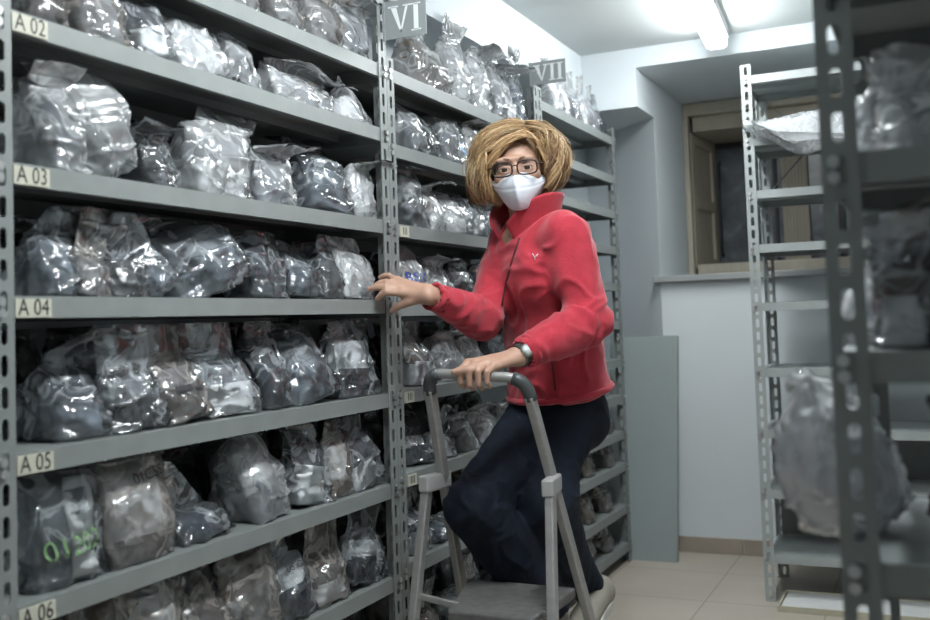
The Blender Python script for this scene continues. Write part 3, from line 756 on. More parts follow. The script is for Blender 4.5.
CN = {'c_foam': 'white foam', 'c_navy': 'navy cloth', 'c_char': 'charcoal cloth', 'c_black': 'black cloth', 'c_grey': 'grey cloth', 'c_blue': 'blue-grey cloth', 'c_white': 'white cloth', 'c_brown': 'brown cloth'}
FN = {'clear': 'clear', 'milky': 'milky', 'warm': 'smoky'}
ORD = ['first','second','third','fourth','fifth','sixth','seventh','eighth','ninth','tenth','eleventh','twelfth']
_seed = [100]
def shelf_row(X0, z, above, where, group, entries, res=1.0):
    """entries, left to right as seen: image span of the bag on the shelf, image heights of filled part and of flap end, then options"""
    y0, y1 = (YA, YA+1.288) if group == gA else ((YB, YB+1.182) if group == gB else (YC, YC+1.02))
    got = []
    for i, e in enumerate(entries):
        x0, x1, yt, yf = e[:4]; kw = dict(e[4]) if len(e) > 4 else {}
        t = kw.pop('t', .12); xm = (x0+x1)/2
        yl = pr((X0, on(0, X0, xm, 300)[1], z))[1]
        for _ in range(3):
            Y = on(0, X0-.012-t*.45, xm, yl)[1]; yl = pr((X0, Y, z))[1]
        d = dist((X0-t*.5, Y, z)); rr = ray(xm, yl); a = abs(rr[0])/math.hypot(rr[0], rr[1])
        app = (x1-x0)/FPX*d; w = kw.pop('w', None) or float(np.clip((app-.6*t*math.sqrt(1-a*a))/a*1.08, .09, .42))
        h = kw.pop('h', None) or float(np.clip((yl-yt)/FPX*d*1.34, .06, .45)); fl = max(.04, (yt-yf)/FPX*d+.025) if yf is not None else .05
        fl = kw.pop('flap', fl)
        got.append([float(Y), w, h, fl, t, kw])
    for _ in range(3):
        for g in got: g[0] = min(max(g[0], y0+.03+g[1]*.5), y1-.03-g[1]*.5)
        for p, q in zip(got, got[1:]):
            gap = q[0]-p[0]; need = (p[1]+q[1])*.5
            if gap < need*.96:
                k = max(.78, gap/(need*.97)); p[1] *= k; q[1] *= k
                gap2 = (p[1]+q[1])*.5*.96-gap
                if gap2 > 0: p[0] -= gap2*.5; q[0] += gap2*.5
    for i, (Y, w, h, fl, t, kw) in enumerate(got):
        _seed[0] += 1; seed = kw.pop('seed', _seed[0])
        cont = kw.get('cont', 'c_navy'); film = kw.get('film', 'clear')
        nm = kw.pop('label', None)
        desc = (CN[cont].replace(' cloth', '') + ' and ' + CN[kw['cont2']]) if kw.get('cont2') else CN[cont]
        lab = nm or f"{FN[film]} bag of {desc}, {ORD[i]} from left {where}"
        txts = kw.pop('text', []); card = kw.pop('card', None)
        kw.setdefault('skew', random.Random(seed).uniform(-.8, .8)); kw.setdefault('roll', random.Random(seed+1).uniform(-.10, .10))
        root, fo = make_bag((X0, Y, z), PI/2, lab, group, w, h, t, fl, seed=seed, clear=(above-z-.036) if above else None, res=res, **kw)
        if card:                                                 # a white card pushed in against the film
            cx, cw, ch = card; me = fo.data; bv = BVHTree.FromPolygons([v.co.copy() for v in me.vertices], [tuple(p.vertices) for p in me.polygons])
            vs, n1, n2 = [], 9, 13
            for j in range(n2):
                for i in range(n1):
                    v_ = j/(n2-1); u_ = -1+2*i/(n1-1); xx = cx+cw*.5*u_*(1-.35*max(0, v_*2-1)**4)*(.8+.2*v_) + .012*v_; zz = .012+ch*v_
                    hit, _, _, _ = bv.ray_cast(Vector((xx, -1, zz)), Vector((0, 1, 0))); vs.append((xx, (hit.y if hit else -.03)+.004, zz))
            cd = mesh_obj('card', vs, [(j*n1+i, j*n1+i+1, (j+1)*n1+i+1, (j+1)*n1+i) for j in range(n2-1) for i in range(n1-1)], MT['paper'], root)
            so = cd.modifiers.new('thick', 'SOLIDIFY'); so.thickness = .0015; so.offset = 1
        for tx in txts: write_on(fo, *tx)

gA = 'bags on the rack nearest the camera'
gB = 'bags on the rack behind the woman'
gC = 'bags on the far rack'
FWD = dict(a0=.05, a1=1.5); BK = dict(a0=-.15, a1=-.9); UP = dict(a0=.0, a1=.0)
def o_(base, **k): d = dict(base); d.update(k); return d
shelf_row(0, ZA[0], None, 'on top shelf left of sign VI', gA, [
    (215,262,-30,-60,o_(UP,cont='c_grey',film='warm')), (255,305,-8,-30,o_(BK,cont='c_grey',film='warm')), (292,350,2,-12,o_(FWD,cont='c_grey',film='warm',t=.14)),
    (330,384,18,0,o_(FWD,cont='c_blue',film='milky'))])
shelf_row(0, ZA[1], ZA[0], 'on shelf A 02', gA, [
    (8,62,-25,-50,o_(UP,cont='c_char',film='warm')), (55,128,-22,-60,o_(BK,cont='c_grey',cont2='c_brown',film='warm',t=.14)), (116,176,8,-40,o_(UP,cont='c_white',cont2='c_char',roll=-.35,split=.5)),
    (164,230,22,-22,o_(BK,cont='c_white',film='milky',roll=-.15)), (208,264,50,15,o_(UP,cont='c_grey',film='milky',roll=.2,taper=.3)),
    (244,336,78,58,o_(FWD,cont='c_grey',cont2='c_white',film='milky',t=.17,a1=1.7)), (330,388,92,50,o_(UP,cont='c_white',film='milky',taper=.93,roll=0,skew=-.55,t=.09,w=.17,h=.105,flap=.03,crump=.6))])
shelf_row(0, ZA[2], ZA[1], 'on shelf A 03', gA, [
    (14,84,100,84,o_(FWD,cont='c_blue',film='milky',t=.16,a1=.9)), (66,146,128,78,o_(UP,cont='c_grey',film='milky',a0=.55,a1=-.45,roll=-.28,t=.11,skew=-.3,wave=.4)), (120,180,142,118,o_(FWD,cont='c_char',film='clear',t=.14)),
    (166,250,140,110,o_(UP,cont='c_white',cont2='c_grey',film='milky',t=.15,a0=.2,a1=-.3)), (236,296,160,138,o_(FWD,cont='c_blue',film='milky',t=.13)),
    (284,362,158,140,o_(BK,cont='c_blue',cont2='c_navy',film='clear',t=.16,roll=.15)), (350,390,178,160,o_(FWD,cont='c_white',film='milky',t=.10))])
shelf_row(0, ZA[3], ZA[2], 'on shelf A 04', gA, [
    (16,72,244,214,o_(UP,cont='c_blue',film='clear',t=.13,roll=.1)), (58,108,262,205,o_(UP,cont='c_grey',film='warm',t=.09,roll=.25,taper=.2)), (76,150,262,238,o_(FWD,cont='c_char',film='clear',t=.15,a1=.9)),
    (116,186,268,230,o_(UP,cont='c_blue',film='clear',t=.13,roll=-.65,a0=.25)), (150,268,240,208,o_(UP,cont='c_blue',cont2='c_grey',film='clear',t=.15,roll=-.32,taper=.15)),
    (226,290,245,222,o_(BK,cont='c_navy',film='clear',t=.12)), (266,326,258,236,o_(BK,cont='c_blue',cont2='c_grey',film='clear',t=.14)),
    (308,352,262,235,o_(UP,cont='c_char',film='clear',t=.10,roll=.15)), (332,390,262,244,o_(UP,cont='c_white',film='milky',t=.10,roll=.1))])
shelf_row(0, ZA[4], ZA[3], 'on shelf A 05', gA, [
    (16,112,382,345,o_(FWD,cont='c_blue',cont2='c_navy',film='clear',t=.18,a1=1.0)), (84,172,385,316,o_(UP,cont='c_char',cont2='c_grey',film='clear',t=.12,roll=-.14,a0=.1,a1=.0)),
    (142,216,375,342,o_(UP,cont='c_char',cont2='c_grey',film='warm',t=.11,roll=-.12,a0=-.2)), (190,262,370,335,o_(UP,cont='c_white',cont2='c_grey',film='clear',t=.11,a0=-.1)),
    (246,296,350,328,o_(UP,cont='c_navy',film='clear',t=.11,a0=-.1,a1=.3)), (262,344,345,316,o_(BK,cont='c_blue',cont2='c_grey',film='clear',t=.15,roll=-.14)),
    (332,390,345,320,o_(UP,cont='c_char',cont2='c_white',film='clear',t=.11,split=.45))])
shelf_row(0, ZA[5], ZA[4], 'on shelf below A 05', gA, [
    (16,112,512,490,o_(UP,cont='c_blue',film='clear',t=.13,a0=.05,wave=.5,crump=.8,w=.21,h=.20,flap=.03,skew=0,roll=0,card=(.01,.075,.165),text=[('01202', .047, -.012, .066, 'green', 1.05, .05)],
        label='clear plastic bag with green writing 01202 and a white card inside, lower left shelf')),
    (74,184,515,468,o_(UP,cont='c_char',cont2='c_white',film='warm',t=.10,split=.30,wave=.5,crump=.7,w=.22,h=.19,flap=.03,skew=.15,roll=0,text=[('01C5S', .028, .03, .155, 'ink', 1.2, .12)],
        label='flat smoky plastic bag of white cloth with faint black writing, under shelf A 05')),
    (158,234,520,480,o_(UP,cont='c_navy',film='clear',t=.13,taper=.5)), (202,300,445,430,o_(UP,cont='c_blue',cont2='c_white',film='milky',t=.19,w=.19,h=.19,flap=.03,neck=.5,split=.5,skew=0,rt=.35)),
    (278,340,455,430,o_(UP,cont='c_white',cont2='c_navy',film='clear',t=.10,roll=.2,split=.6)), (306,370,450,416,o_(UP,cont='c_brown',cont2='c_white',film='warm',t=.10,split=.35)),
    (346,398,450,425,o_(UP,cont='c_white',cont2='c_navy',film='clear',t=.09,roll=-.3))])
shelf_row(0, ZA[6], ZA[5], 'on lowest left shelf', gA, [
    (60,130,600,560,o_(UP,cont='c_brown',film='warm')), (112,182,590,560,o_(UP,cont='c_white',cont2='c_char',film='warm',t=.09,roll=.1,split=.7)), (166,232,580,550,o_(BK,cont='c_char',film='warm')),
    (216,282,575,545,o_(UP,cont='c_grey',cont2='c_brown',film='warm',t=.09,roll=-.2)), (262,322,572,540,o_(UP,cont='c_navy',cont2='c_white',film='clear',t=.10,roll=-.2,text=[('US Okr', .022, .0, .12, 'ink', 1.2, .1)],
        label='clear bag of navy and white cloth with small black writing, lowest shelf in view')),
    (296,356,570,528,o_(UP,cont='c_white',cont2='c_char',film='warm',t=.09,split=.55)), (346,396,545,512,o_(UP,cont='c_navy',cont2='c_white',film='clear',t=.09,roll=.2))])

wB = lambda k: f'on {ORD[k]} shelf right of VI'
shelf_row(0, ZB[0], None, wB(0), gB, [
    (396,452,35,-5,o_(UP,cont='c_brown',film='milky',t=.18,h=.20,flap=.10,neck=.3)), (428,478,20,-40,o_(UP,cont='c_white',film='milky',t=.17,h=.26,flap=.08,neck=.3)),
    (450,492,62,45,o_(FWD,cont='c_white',film='milky',t=.17)), (468,512,75,50,o_(FWD,cont='c_grey',film='milky',t=.16)), (486,528,70,45,o_(BK,cont='c_white',film='milky',t=.16)),
    (506,542,78,45,o_(UP,cont='c_white',film='milky',t=.14,h=.16,flap=.12)), (520,546,95,70,o_(UP,cont='c_blue',film='clear',t=.10))], .8)
shelf_row(0, ZB[1], ZB[0], wB(1), gB, [
    (394,426,112,95,o_(BK,cont='c_blue',film='milky',t=.12)), (412,438,125,105,o_(BK,cont='c_char',film='clear',t=.10)), (424,468,115,100,o_(BK,cont='c_blue',film='milky',t=.14,text=[('(', .07, .02, .07, 'lightblue', 1.5, .3)],
      label='milky bag with a bright blue printed mark, second shelf right of the VI sign')),
    (454,486,130,112,o_(FWD,cont='c_white',film='milky',t=.12)), (474,508,135,118,o_(FWD,cont='c_grey',film='milky',t=.12)), (496,530,145,130,o_(FWD,cont='c_blue',film='clear',t=.12))], .8)
shelf_row(0, ZB[2], ZB[1], wB(2), gB, [
    (394,426,180,165,o_(FWD,cont='c_grey',film='clear',t=.13,cont2='c_white')), (412,446,198,180,o_(FWD,cont='c_white',cont2='c_brown',film='milky',t=.12)), (436,474,205,180,o_(BK,cont='c_white',film='milky',t=.12)),
    (458,490,210,190,o_(BK,cont='c_grey',film='clear',t=.11)), (476,506,212,195,o_(FWD,cont='c_char',cont2='c_white',film='clear',t=.11)), (496,530,215,200,o_(FWD,cont='c_blue',film='milky',t=.11))], .8)
shelf_row(0, ZB[3], ZB[2], wB(3), gB, [
    (394,428,262,240,o_(UP,cont='c_white',cont2='c_brown',film='milky',t=.10,text=[('BS1%', .038, .0, .075, 'blue', 1.4, .0)],
      label='milky plastic bag with blue marker writing beside the hand on the upright')),
    (416,458,272,255,o_(FWD,cont='c_white',film='milky',t=.13)), (446,478,275,255,o_(BK,cont='c_char',cont2='c_white',film='clear',t=.11)), (466,500,272,258,o_(FWD,cont='c_blue',film='clear',t=.11)),
    (492,528,272,255,o_(FWD,cont='c_grey',film='clear',t=.11))], .8)
shelf_row(0, ZB[4], ZB[3], wB(4), gB, [
    (394,434,350,322,o_(UP,cont='c_white',cont2='c_brown',film='clear',t=.13)), (424,466,345,330,o_(FWD,cont='c_blue',film='milky',t=.14)), (452,490,345,330,o_(FWD,cont='c_grey',film='milky',t=.13)),
    (476,512,345,330,o_(FWD,cont='c_blue',film='clear',t=.12)), (502,540,345,328,o_(BK,cont='c_char',film='clear',t=.11))], .8)
shelf_row(0, ZB[5], ZB[4], wB(5), gB, [
    (396,436,440,415,o_(BK,cont='c_navy',cont2='c_white',film='clear',t=.12)), (424,456,440,420,o_(UP,cont='c_white',film='clear',t=.09,roll=.2)), (444,478,425,405,o_(FWD,cont='c_grey',film='milky',t=.12)),
    (464,500,415,400,o_(FWD,cont='c_white',film='milky',t=.13)), (488,524,412,398,o_(FWD,cont='c_blue',film='milky',t=.12))], .8)
shelf_row(0, ZB[6], ZB[5], wB(6), gB, [
    (396,432,520,500,o_(UP,cont='c_white',cont2='c_navy',film='clear',t=.10)), (418,450,535,510,o_(FWD,cont='c_blue',film='clear',t=.12)), (438,474,520,500,o_(FWD,cont='c_grey',film='milky',t=.12)),
    (462,498,510,495,o_(BK,cont='c_char',film='clear',t=.12)), (486,520,505,490,o_(FWD,cont='c_grey',film='clear',t=.12))], .8)
shelf_row(0, ZB[7], ZB[6], wB(7), gB, [
    (410,446,620,600,o_(UP,cont='c_brown',film='warm',t=.12)), (434,470,600,585,o_(FWD,cont='c_white',film='clear',t=.12)), (460,496,590,570,o_(UP,cont='c_grey',film='clear',t=.12)),
    (484,520,575,560,o_(FWD,cont='c_white',cont2='c_navy',film='clear',t=.12))], .8)

shelf_row(0, ZC[0], None, 'on shelf under VII', gC, [
    (546,562,84,72,o_(UP,cont='c_white',film='milky',t=.09,roll=-.2)), (556,572,90,80,o_(UP,cont='c_white',film='milky',t=.08,roll=-.3)), (566,582,98,86,o_(UP,cont='c_blue',film='milky',t=.08,roll=-.3)),
    (576,592,104,88,o_(UP,cont='c_white',film='milky',t=.08,roll=-.25)), (585,600,112,98,o_(UP,cont='c_grey',film='milky',t=.08,roll=-.3)), (594,608,118,106,o_(UP,cont='c_navy',film='clear',t=.08,roll=-.3))], .6)
for k, z in ((8,'fourth'),(9,'third'),(10,'second'),(11,'lowest')):
    zz = ZC[k]; up = ZC[k-1]
    shelf_row(0, zz, up, f'on {z} shelf of far rack', gC, [
        (572,594,pr((0,4.2,zz))[1]-22,pr((0,4.2,zz))[1]-34,o_(UP,cont='c_brown',film='warm',t=.12)), (592,612,pr((0,4.45,zz))[1]-20,pr((0,4.45,zz))[1]-30,o_(UP,cont='c_char',film='warm',t=.12))], .6)

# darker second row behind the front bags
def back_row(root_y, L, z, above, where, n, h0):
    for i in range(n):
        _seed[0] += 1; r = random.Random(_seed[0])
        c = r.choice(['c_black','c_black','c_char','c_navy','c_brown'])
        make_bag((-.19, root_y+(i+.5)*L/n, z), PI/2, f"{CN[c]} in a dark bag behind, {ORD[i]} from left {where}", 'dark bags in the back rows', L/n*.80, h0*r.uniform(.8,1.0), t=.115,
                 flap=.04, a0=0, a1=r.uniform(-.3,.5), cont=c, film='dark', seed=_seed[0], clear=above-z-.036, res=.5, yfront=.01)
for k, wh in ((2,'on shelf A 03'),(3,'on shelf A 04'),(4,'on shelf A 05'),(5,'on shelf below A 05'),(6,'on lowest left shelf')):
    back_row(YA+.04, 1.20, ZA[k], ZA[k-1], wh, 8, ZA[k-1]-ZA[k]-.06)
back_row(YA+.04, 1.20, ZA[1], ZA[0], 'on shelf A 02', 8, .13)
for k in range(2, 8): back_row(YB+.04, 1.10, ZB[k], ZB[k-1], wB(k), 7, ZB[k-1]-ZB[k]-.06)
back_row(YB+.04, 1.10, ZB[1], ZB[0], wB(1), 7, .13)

# right rack: one big pale bag hanging over the shelf front
gR = None
make_bag((1.00,4.124,ZR[1]), 0, 'pale blue-white plastic bag lying on the second shelf of the rack by the window', gR, .62, .22, .09, .04, a0=1.42, a1=1.5, cont='c_white', film='milky', seed=31, yfront=-.095, overhang=True, droop=.12, roll=.0, crump=.6)

# foreground rack on the right
gN = 'bags on the blurred foreground rack'
def near(x, z, label, **k):
    make_bag((x,1.222,z), 0, label, gN, **k)
near(1.345, ZN[1], 'white-looking milky bag on the upper shelf of the blurred foreground rack', w=.14, h=.09, t=.14, flap=.06, a0=.2, a1=1.2, cont='c_white', film='milky', seed=41, clear=.2, yfront=.02)
near(1.50, ZN[1], 'smoky bag of black cloth at the right edge of the upper foreground shelf', w=.20, h=.13, t=.2, flap=.05, a0=0, a1=.5, cont='c_black', film='warm', seed=42, clear=.2, yfront=.03)
near(1.285, ZN[2], 'pale milky bag just right of the dark foreground upright on the middle shelf', w=.06, h=.12, t=.10, flap=.05, a0=0, a1=.3, cont='c_white', cont2='c_brown', film='clear', seed=43, clear=.2, yfront=.03)
near(1.43, ZN[2], 'smoky bag of black cloth on the middle shelf of the foreground rack', w=.22, h=.15, t=.2, flap=.05, a0=0, a1=.8, cont='c_black', cont2='c_char', film='warm', seed=44, clear=.2, yfront=.02, roll=-.15)
near(1.46, ZN[3], 'clear bag of black cloth on the lower shelf of the foreground rack', w=.30, h=.15, t=.22, flap=.05, a0=0, a1=.9, cont='c_black', film='clear', seed=45, clear=.2, yfront=.02)
# bags poking out of the open left end of that rack
make_bag((1.222,1.40,ZN[3]), -PI/2, 'large milky bag sticking out left of the dark foreground upright', gN, .20, .20, .17, .02, a0=.25, a1=.6, cont='c_foam', film='milky', seed=46, clear=.225, yfront=-.10, overhang=True, rt=.8, crump=1.3)
make_bag((1.222,1.46,ZN[2]), -PI/2, 'pale bag edge peeking out left of the foreground upright at middle height', gN, .20, .13, .12, .03, a0=.05, a1=.5, cont='c_white', film='milky', seed=47, clear=.21, yfront=-.018, overhang=True)
make_bag((1.222,1.48,ZN[1]), -PI/2, 'pale bag peeking out left of the foreground upright on the upper shelf', gN, .18, .13, .12, .03, a0=.05, a1=.5, cont='c_white', cont2='c_grey', film='milky', seed=48, clear=.21, yfront=-.012, overhang=True)

# ------------------------------------------------------------------ light
def area(name, loc, rot, sx, sy, e, col=(0.95, 0.985, 1.0)):
    l = bpy.data.lights.new(name, 'AREA'); l.shape = 'RECTANGLE'; l.size = sx; l.size_y = sy; l.energy = e; l.color = col
    o = bpy.data.objects.new(name, l); o.location = loc; o.rotation_euler = rot; COL.objects.link(o); return o
w = bpy.data.worlds.new('world'); SC.world = w; w.use_nodes = True
w.node_tree.nodes['Background'].inputs[0].default_value = (0.5, 0.55, 0.6, 1); w.node_tree.nodes['Background'].inputs[1].default_value = 0.05
SC.view_settings.view_transform = 'Standard'; SC.view_settings.look = 'None'; SC.view_settings.gamma = 1.0; SC.view_settings.use_curve_mapping = False
SC.view_settings.exposure = 0.62
SC.cycles.use_denoising = True
SC.cycles.max_bounces = 12; SC.cycles.transparent_max_bounces = 24; SC.cycles.diffuse_bounces = 4; SC.cycles.sample_clamp_indirect = 6
# ------------------------------------------------------------------ the woman
MT['skin'] = mat('skin', (0.46, 0.275, 0.20), 0.5, var=0.07, vscale=25, bump=0.12, bscale=160)
MT['fleece'] = mat('red_fleece', (0.44, 0.034, 0.054), 0.9, spec=0.25, var=0.10, vscale=30, bump=0.35, bscale=240, sheen=0.25)
MT['fleecedark'] = mat('dark_red_zip_tape', (0.09, 0.012, 0.018), 0.7)
MT['denim'] = mat('dark_blue_denim', (0.006, 0.0105, 0.021), 0.8, spec=0.3, var=0.35, vscale=14, bump=0.3, bscale=300, sheen=0.0)
MT['mask'] = mat('white_mask_fabric', (0.72, 0.75, 0.82), 0.85, var=0.03, vscale=40, bump=0.1, bscale=200)
MT['spec'] = mat('dark_spectacle_frame', (0.03, 0.022, 0.02), 0.3)
MT['eyew'] = mat('eye_white', (0.6, 0.58, 0.56), 0.25, var=0.02)
MT['iris'] = mat('brown_iris', (0.05, 0.03, 0.02), 0.2)
MT['brow'] = mat('eyebrow_hair', (0.20, 0.125, 0.08), 0.8)
MT['shoe'] = mat('taupe_shoe_upper', (0.25, 0.23, 0.19), 0.75, bump=0.2)
MT['sole'] = mat('off_white_shoe_sole', (0.55, 0.54, 0.50), 0.6)
MT['watchs'] = mat('dark_watch_strap', (0.05, 0.05, 0.045), 0.5)
MT['watchd'] = mat('pale_watch_dial', (0.55, 0.6, 0.58), 0.25)
MT['steel'] = mat('watch_steel', (0.45, 0.45, 0.43), 0.3, metal=0.9)
MT['shirt'] = mat('dark_undershirt', (0.07, 0.05, 0.05), 0.9)
def lens_mat():
    m, n, out = nt('spectacle_lens')
    tr = node(n, 'ShaderNodeBsdfTransparent'); g = node(n, 'ShaderNodeBsdfGlossy'); g.inputs['Roughness'].default_value = 0.05
    ms = node(n, 'ShaderNodeMixShader'); ms.inputs[0].default_value = 0.06
    n.links.new(tr.outputs[0], ms.inputs[1]); n.links.new(g.outputs[0], ms.inputs[2]); n.links.new(ms.outputs[0], out.inputs['Surface']); return m
MT['lens'] = lens_mat()
def hair_mat():
    m, n, out = nt('blond_streaked_hair')
    b = node(n, 'ShaderNodeBsdfPrincipled'); b.inputs['Roughness'].default_value = 0.45; b.inputs['Specular IOR Level'].default_value = 0.5
    a = node(n, 'ShaderNodeAttribute'); a.attribute_name = 'tone'
    c = ramp(n, a.outputs['Fac'], [(0.0, (0.10, 0.055, 0.028)), (0.35, (0.33, 0.195, 0.095)), (0.75, (0.66, 0.45, 0.235)), (1.0, (0.86, 0.69, 0.45))])
    n.links.new(c, b.inputs['Base Color']); n.links.new(b.outputs[0], out.inputs['Surface']); return m
MT['hair'] = hair_mat()

V3 = lambda *a: np.array(a, float)
def unit(v): v = np.asarray(v, float); return v/np.linalg.norm(v)
FW = unit(V3(-.567, -.824, 0)); SS = V3(-FW[1], FW[0], 0)         # facing, and towards her left
PEL, WST, CHS, NCK = at(560,402,2.94), at(553,342,2.91), at(538,275,2.88), at(534,219,2.87)
LSH, RSH = at(567,237,2.745), at(509,243,2.98)
LEL, LWR = at(588,322,2.69), at(517,357,2.565)
REL, RWR = at(482,319,2.81), at(427,294,2.635)
UPT = unit(NCK-PEL)
per = tag(empty('person', (float(PEL[0]), float(PEL[1]), 0.235)), 'woman in a red fleece jacket and white face mask climbing a step ladder', 'person')
PO = np.array(per.location)
def pobj(name, V, F, m, parent=per, smooth=True, fmat=None):
    o = mesh_obj(name, np.asarray(V)-PO, F, m, None, smooth, fmat); o.parent = parent; return o
def pmb(mb, name, m, parent=per, smooth=True, bevel=0):
    mb.v = [tuple(np.array(p)-PO) for p in mb.v]; o = mb.build(name, m, None, smooth=smooth, bevel=bevel); o.parent = parent; return o

# head frame
HC = at(519, 168, 2.84)
ez = unit(-ray(519,168) - CR*.10 - CU*.03)
ex = unit(CR*.990 + CU*.125); ex = unit(ex - ez*(ex@ez)); ey = np.cross(ez, ex)
HR = np.stack([ex, ey, ez])                                       # rows: right, up, front
def H(x, y, z): return HC + ex*x + ey*y + ez*z
def body_mesh():
    Vs, Fs, k = [], [], 0
    def put(V, F):
        nonlocal k
        Vs.append(V); Fs.append(F+k); k += len(V)
    # head, neck and throat
    s = SDF(HC-V3(.17,.17,.27), HC+V3(.17,.17,.17), .0034)
    s.ell(H(0,.020,-.018), (.074,.085,.092), HR, 0); s.ell(H(0,-.030,.022), (.062,.088,.070), HR, .02)
    s.ell(H(0,-.088,.042), (.036,.026,.036), HR, .02)
    for q in (-1, 1):
        s.ell(H(.040*q,-.022,.066), (.024,.018,.020), HR, .018); s.ell(H(.026*q,.027,.088), (.026,.009,.009), HR, .012)
        s.ell(H(.031*q,.003,.104), (.017,.011,.0135), HR, .010, 'sub')
        s.ell(H(.077*q,-.008,-.004), (.010,.030,.018), HR, .006); s.ell(H(.084*q,-.008,.004), (.006,.019,.009), HR, .005, 'sub')
    s.cap(H(0,.008,.090), H(0,-.036,.112), .008, .0125, .010); s.ell(H(.012,-.040,.103), (.008,.007,.009), HR, .006); s.ell(H(-.012,-.040,.103), (.008,.007,.009), HR, .006)
    s.ell(H(0,-.062,.094), (.022,.006,.009), HR, .006); s.ell(H(0,-.072,.092), (.020,.006,.009), HR, .006)
    for q in (-1, 1):                                            # eyelids
        for j in range(5):
            t = (j-2)/2; s.ell(H((.031+.013*t)*q, .0085-.004*t*t, .0875-.004*t*t), (.006,.0030,.0045), HR, .004)
            s.ell(H((.031+.012*t)*q, -.0065+.003*t*t, .086-.004*t*t), (.006,.003,.005), HR, .004)
    s.cap(H(0,-.065,-.02), NCK+V3(0,0,.0), .050, .054, .03); s.cap(NCK, NCK-UPT*.06+FW*.02, .056, .085, .04)
    put(*s.mesh(1))
    # right hand on the upright
    def hand(wrist, elbow, mcp, fingers, thumb, rr=.0082):
        pts = np.array([wrist, elbow]+mcp+[p for f in fingers for p in f]+thumb)
        lo, hi = pts[[0]+list(range(2, len(pts)))].min(0)-.05, pts[[0]+list(range(2, len(pts)))].max(0)+.05
        ff = wrist+(elbow-wrist)*.45; lo, hi = np.minimum(lo, ff-.05), np.maximum(hi, ff+.05)
        g = SDF(lo, hi, .0024)
        g.cap(wrist, ff, .0235, .034, 0); wn = unit(np.cross(mcp[0]-mcp[3], mcp[1]-wrist))
        wr_side = unit(mcp[0]-mcp[3])
        g.cap(wrist+wr_side*.008, wrist-wr_side*.008, .020, .020, .012)
        for i, m_ in enumerate(mcp):
            b = wrist + wr_side*(.012-.008*i); g.cap(b, m_, .0165, .0118, .011)
        for i in range(3): g.cap(mcp[i], mcp[i+1], .0105, .0105, .010)
        for i, f in enumerate(fingers):
            r = rr*(1.0, 1.03, .98, .86)[i]
            g.chain([mcp[i]]+f, [r*1.22, r*1.08, r*.98, r*.82], k=.006)
        g.chain(thumb, [.0155, .0115, .0100, .0080], k=.009)
        put(*g.mesh(1))
    D = 2.66
    mcp = [at(402,293,2.640), at(401,288.5,2.655), at(399,284.5,2.668), at(397,281,2.68)]
    fing = [[at(386,292,2.634), at(381,295,2.640), at(377.5,298.5,2.645)], [at(385,287.5,2.64), at(376,287.5,2.645), at(369.5,289,2.65)],
            [at(386,282,2.65), at(380,283,2.655), at(376,285,2.66)], [at(389,275.5,2.665), at(384,275.5,2.668), at(380,277.5,2.672)]]
    hand(RWR, REL, mcp, fing, [at(420,298,2.635), at(409,302,2.635), at(400,305.5,2.645), at(392.5,310.5,2.66)])
    # left hand over the hoop of the ladder
    mcp, fing = [], []
    for i, x in enumerate((.263,.286,.309,.331)):
        t = (x-c1[0])/(c2[0]-c1[0]); bar = c1+(c2-c1)*t
        e = (0, .004, .003, -.004)[i]
        mcp.append(bar+V3(.004, .012, .026+e*.5)); fing.append([bar+V3(0,-.027-e*.3,.012), bar+V3(-.001,-.025,-.017-e), bar+V3(-.001,-.006,-.028-e)])
    bl = c1+(c2-c1)*((.25-c1[0])/(c2[0]-c1[0]))
    hand(LWR, LEL, mcp, fing, [at(489,365,2.52), at(478,368,2.485), at(466,370,2.482), at(454,372,2.485)])
    return np.concatenate(Vs), np.concatenate(Fs)
bV, bF = body_mesh()
body = pobj('body', bV, bF, MT['skin'])
for q in (-1, 1):
    mb = MB(); c = H(.031*q,.001,.0785)
    n1, n2 = 14, 9
    for i in range(1, n2):
        pass
    vs, fs = [], []
    for i in range(n2+1):
        a = PI*i/n2
        for k in range(n1): vs.append(c+.0128*(ez*math.cos(a)+math.sin(a)*(ex*math.cos(2*PI*k/n1)+ey*math.sin(2*PI*k/n1))))
    for i in range(n2):
        for k in range(n1): fs.append((i*n1+k, (i+1)*n1+k, (i+1)*n1+(k+1) % n1, i*n1+(k+1) % n1))
    o = pobj('eye', vs, fs, [MT['eyew'], MT['iris']], body, fmat=[1 if i < 2 else 0 for i in range(n2) for k in range(n1)])
    br = [H((.012+.036*t)*q, 0.0275+.0035*math.sin(t*2.6)-.002*t, .0990-.020*t*t) for t in np.linspace(0, 1, 8)]
    pmb(MB().tube(br, [.0014,.0022,.0026,.0026,.0024,.002,.0015,.001], 8, flat=.8), 'eyebrow', MT['brow'], body)

# face mask: folded shell, centre crease, cross seam
def mask_pt(u, v):                                                # u -1..1 across, v 0 bottom..1 top
    yt = .004 - .022*abs(u)**1.4; yb = -.100 + .050*abs(u)**2.6
    y = yb+(yt-yb)*v
    prof = .118 + .022*math.sin(PI*min(1, v*1.02))**.8 - (.010 if v > .93 else 0)
    x = .078*u*(1-.20*(1-v)**1.5); z = prof - .085*abs(u)**1.55 - .012*(1-v)
    if v > .55: z -= .002*math.exp(-((v-.60)/.03)**2)
    z += .006*math.exp(-(u/.10)**2)*math.sin(PI*min(1, v)) 
    if v > .90: z -= .006*math.exp(-((abs(u)-.22)/.12)**2)
    return H(x, y-.012, max(z, -.0))
nu, nv = 41, 31; vs = [mask_pt(-1+2*i/(nu-1), j/(nv-1)) for j in range(nv) for i in range(nu)]
fs = [(j*nu+i, j*nu+i+1, (j+1)*nu+i+1, (j+1)*nu+i) for j in range(nv-1) for i in range(nu-1)]
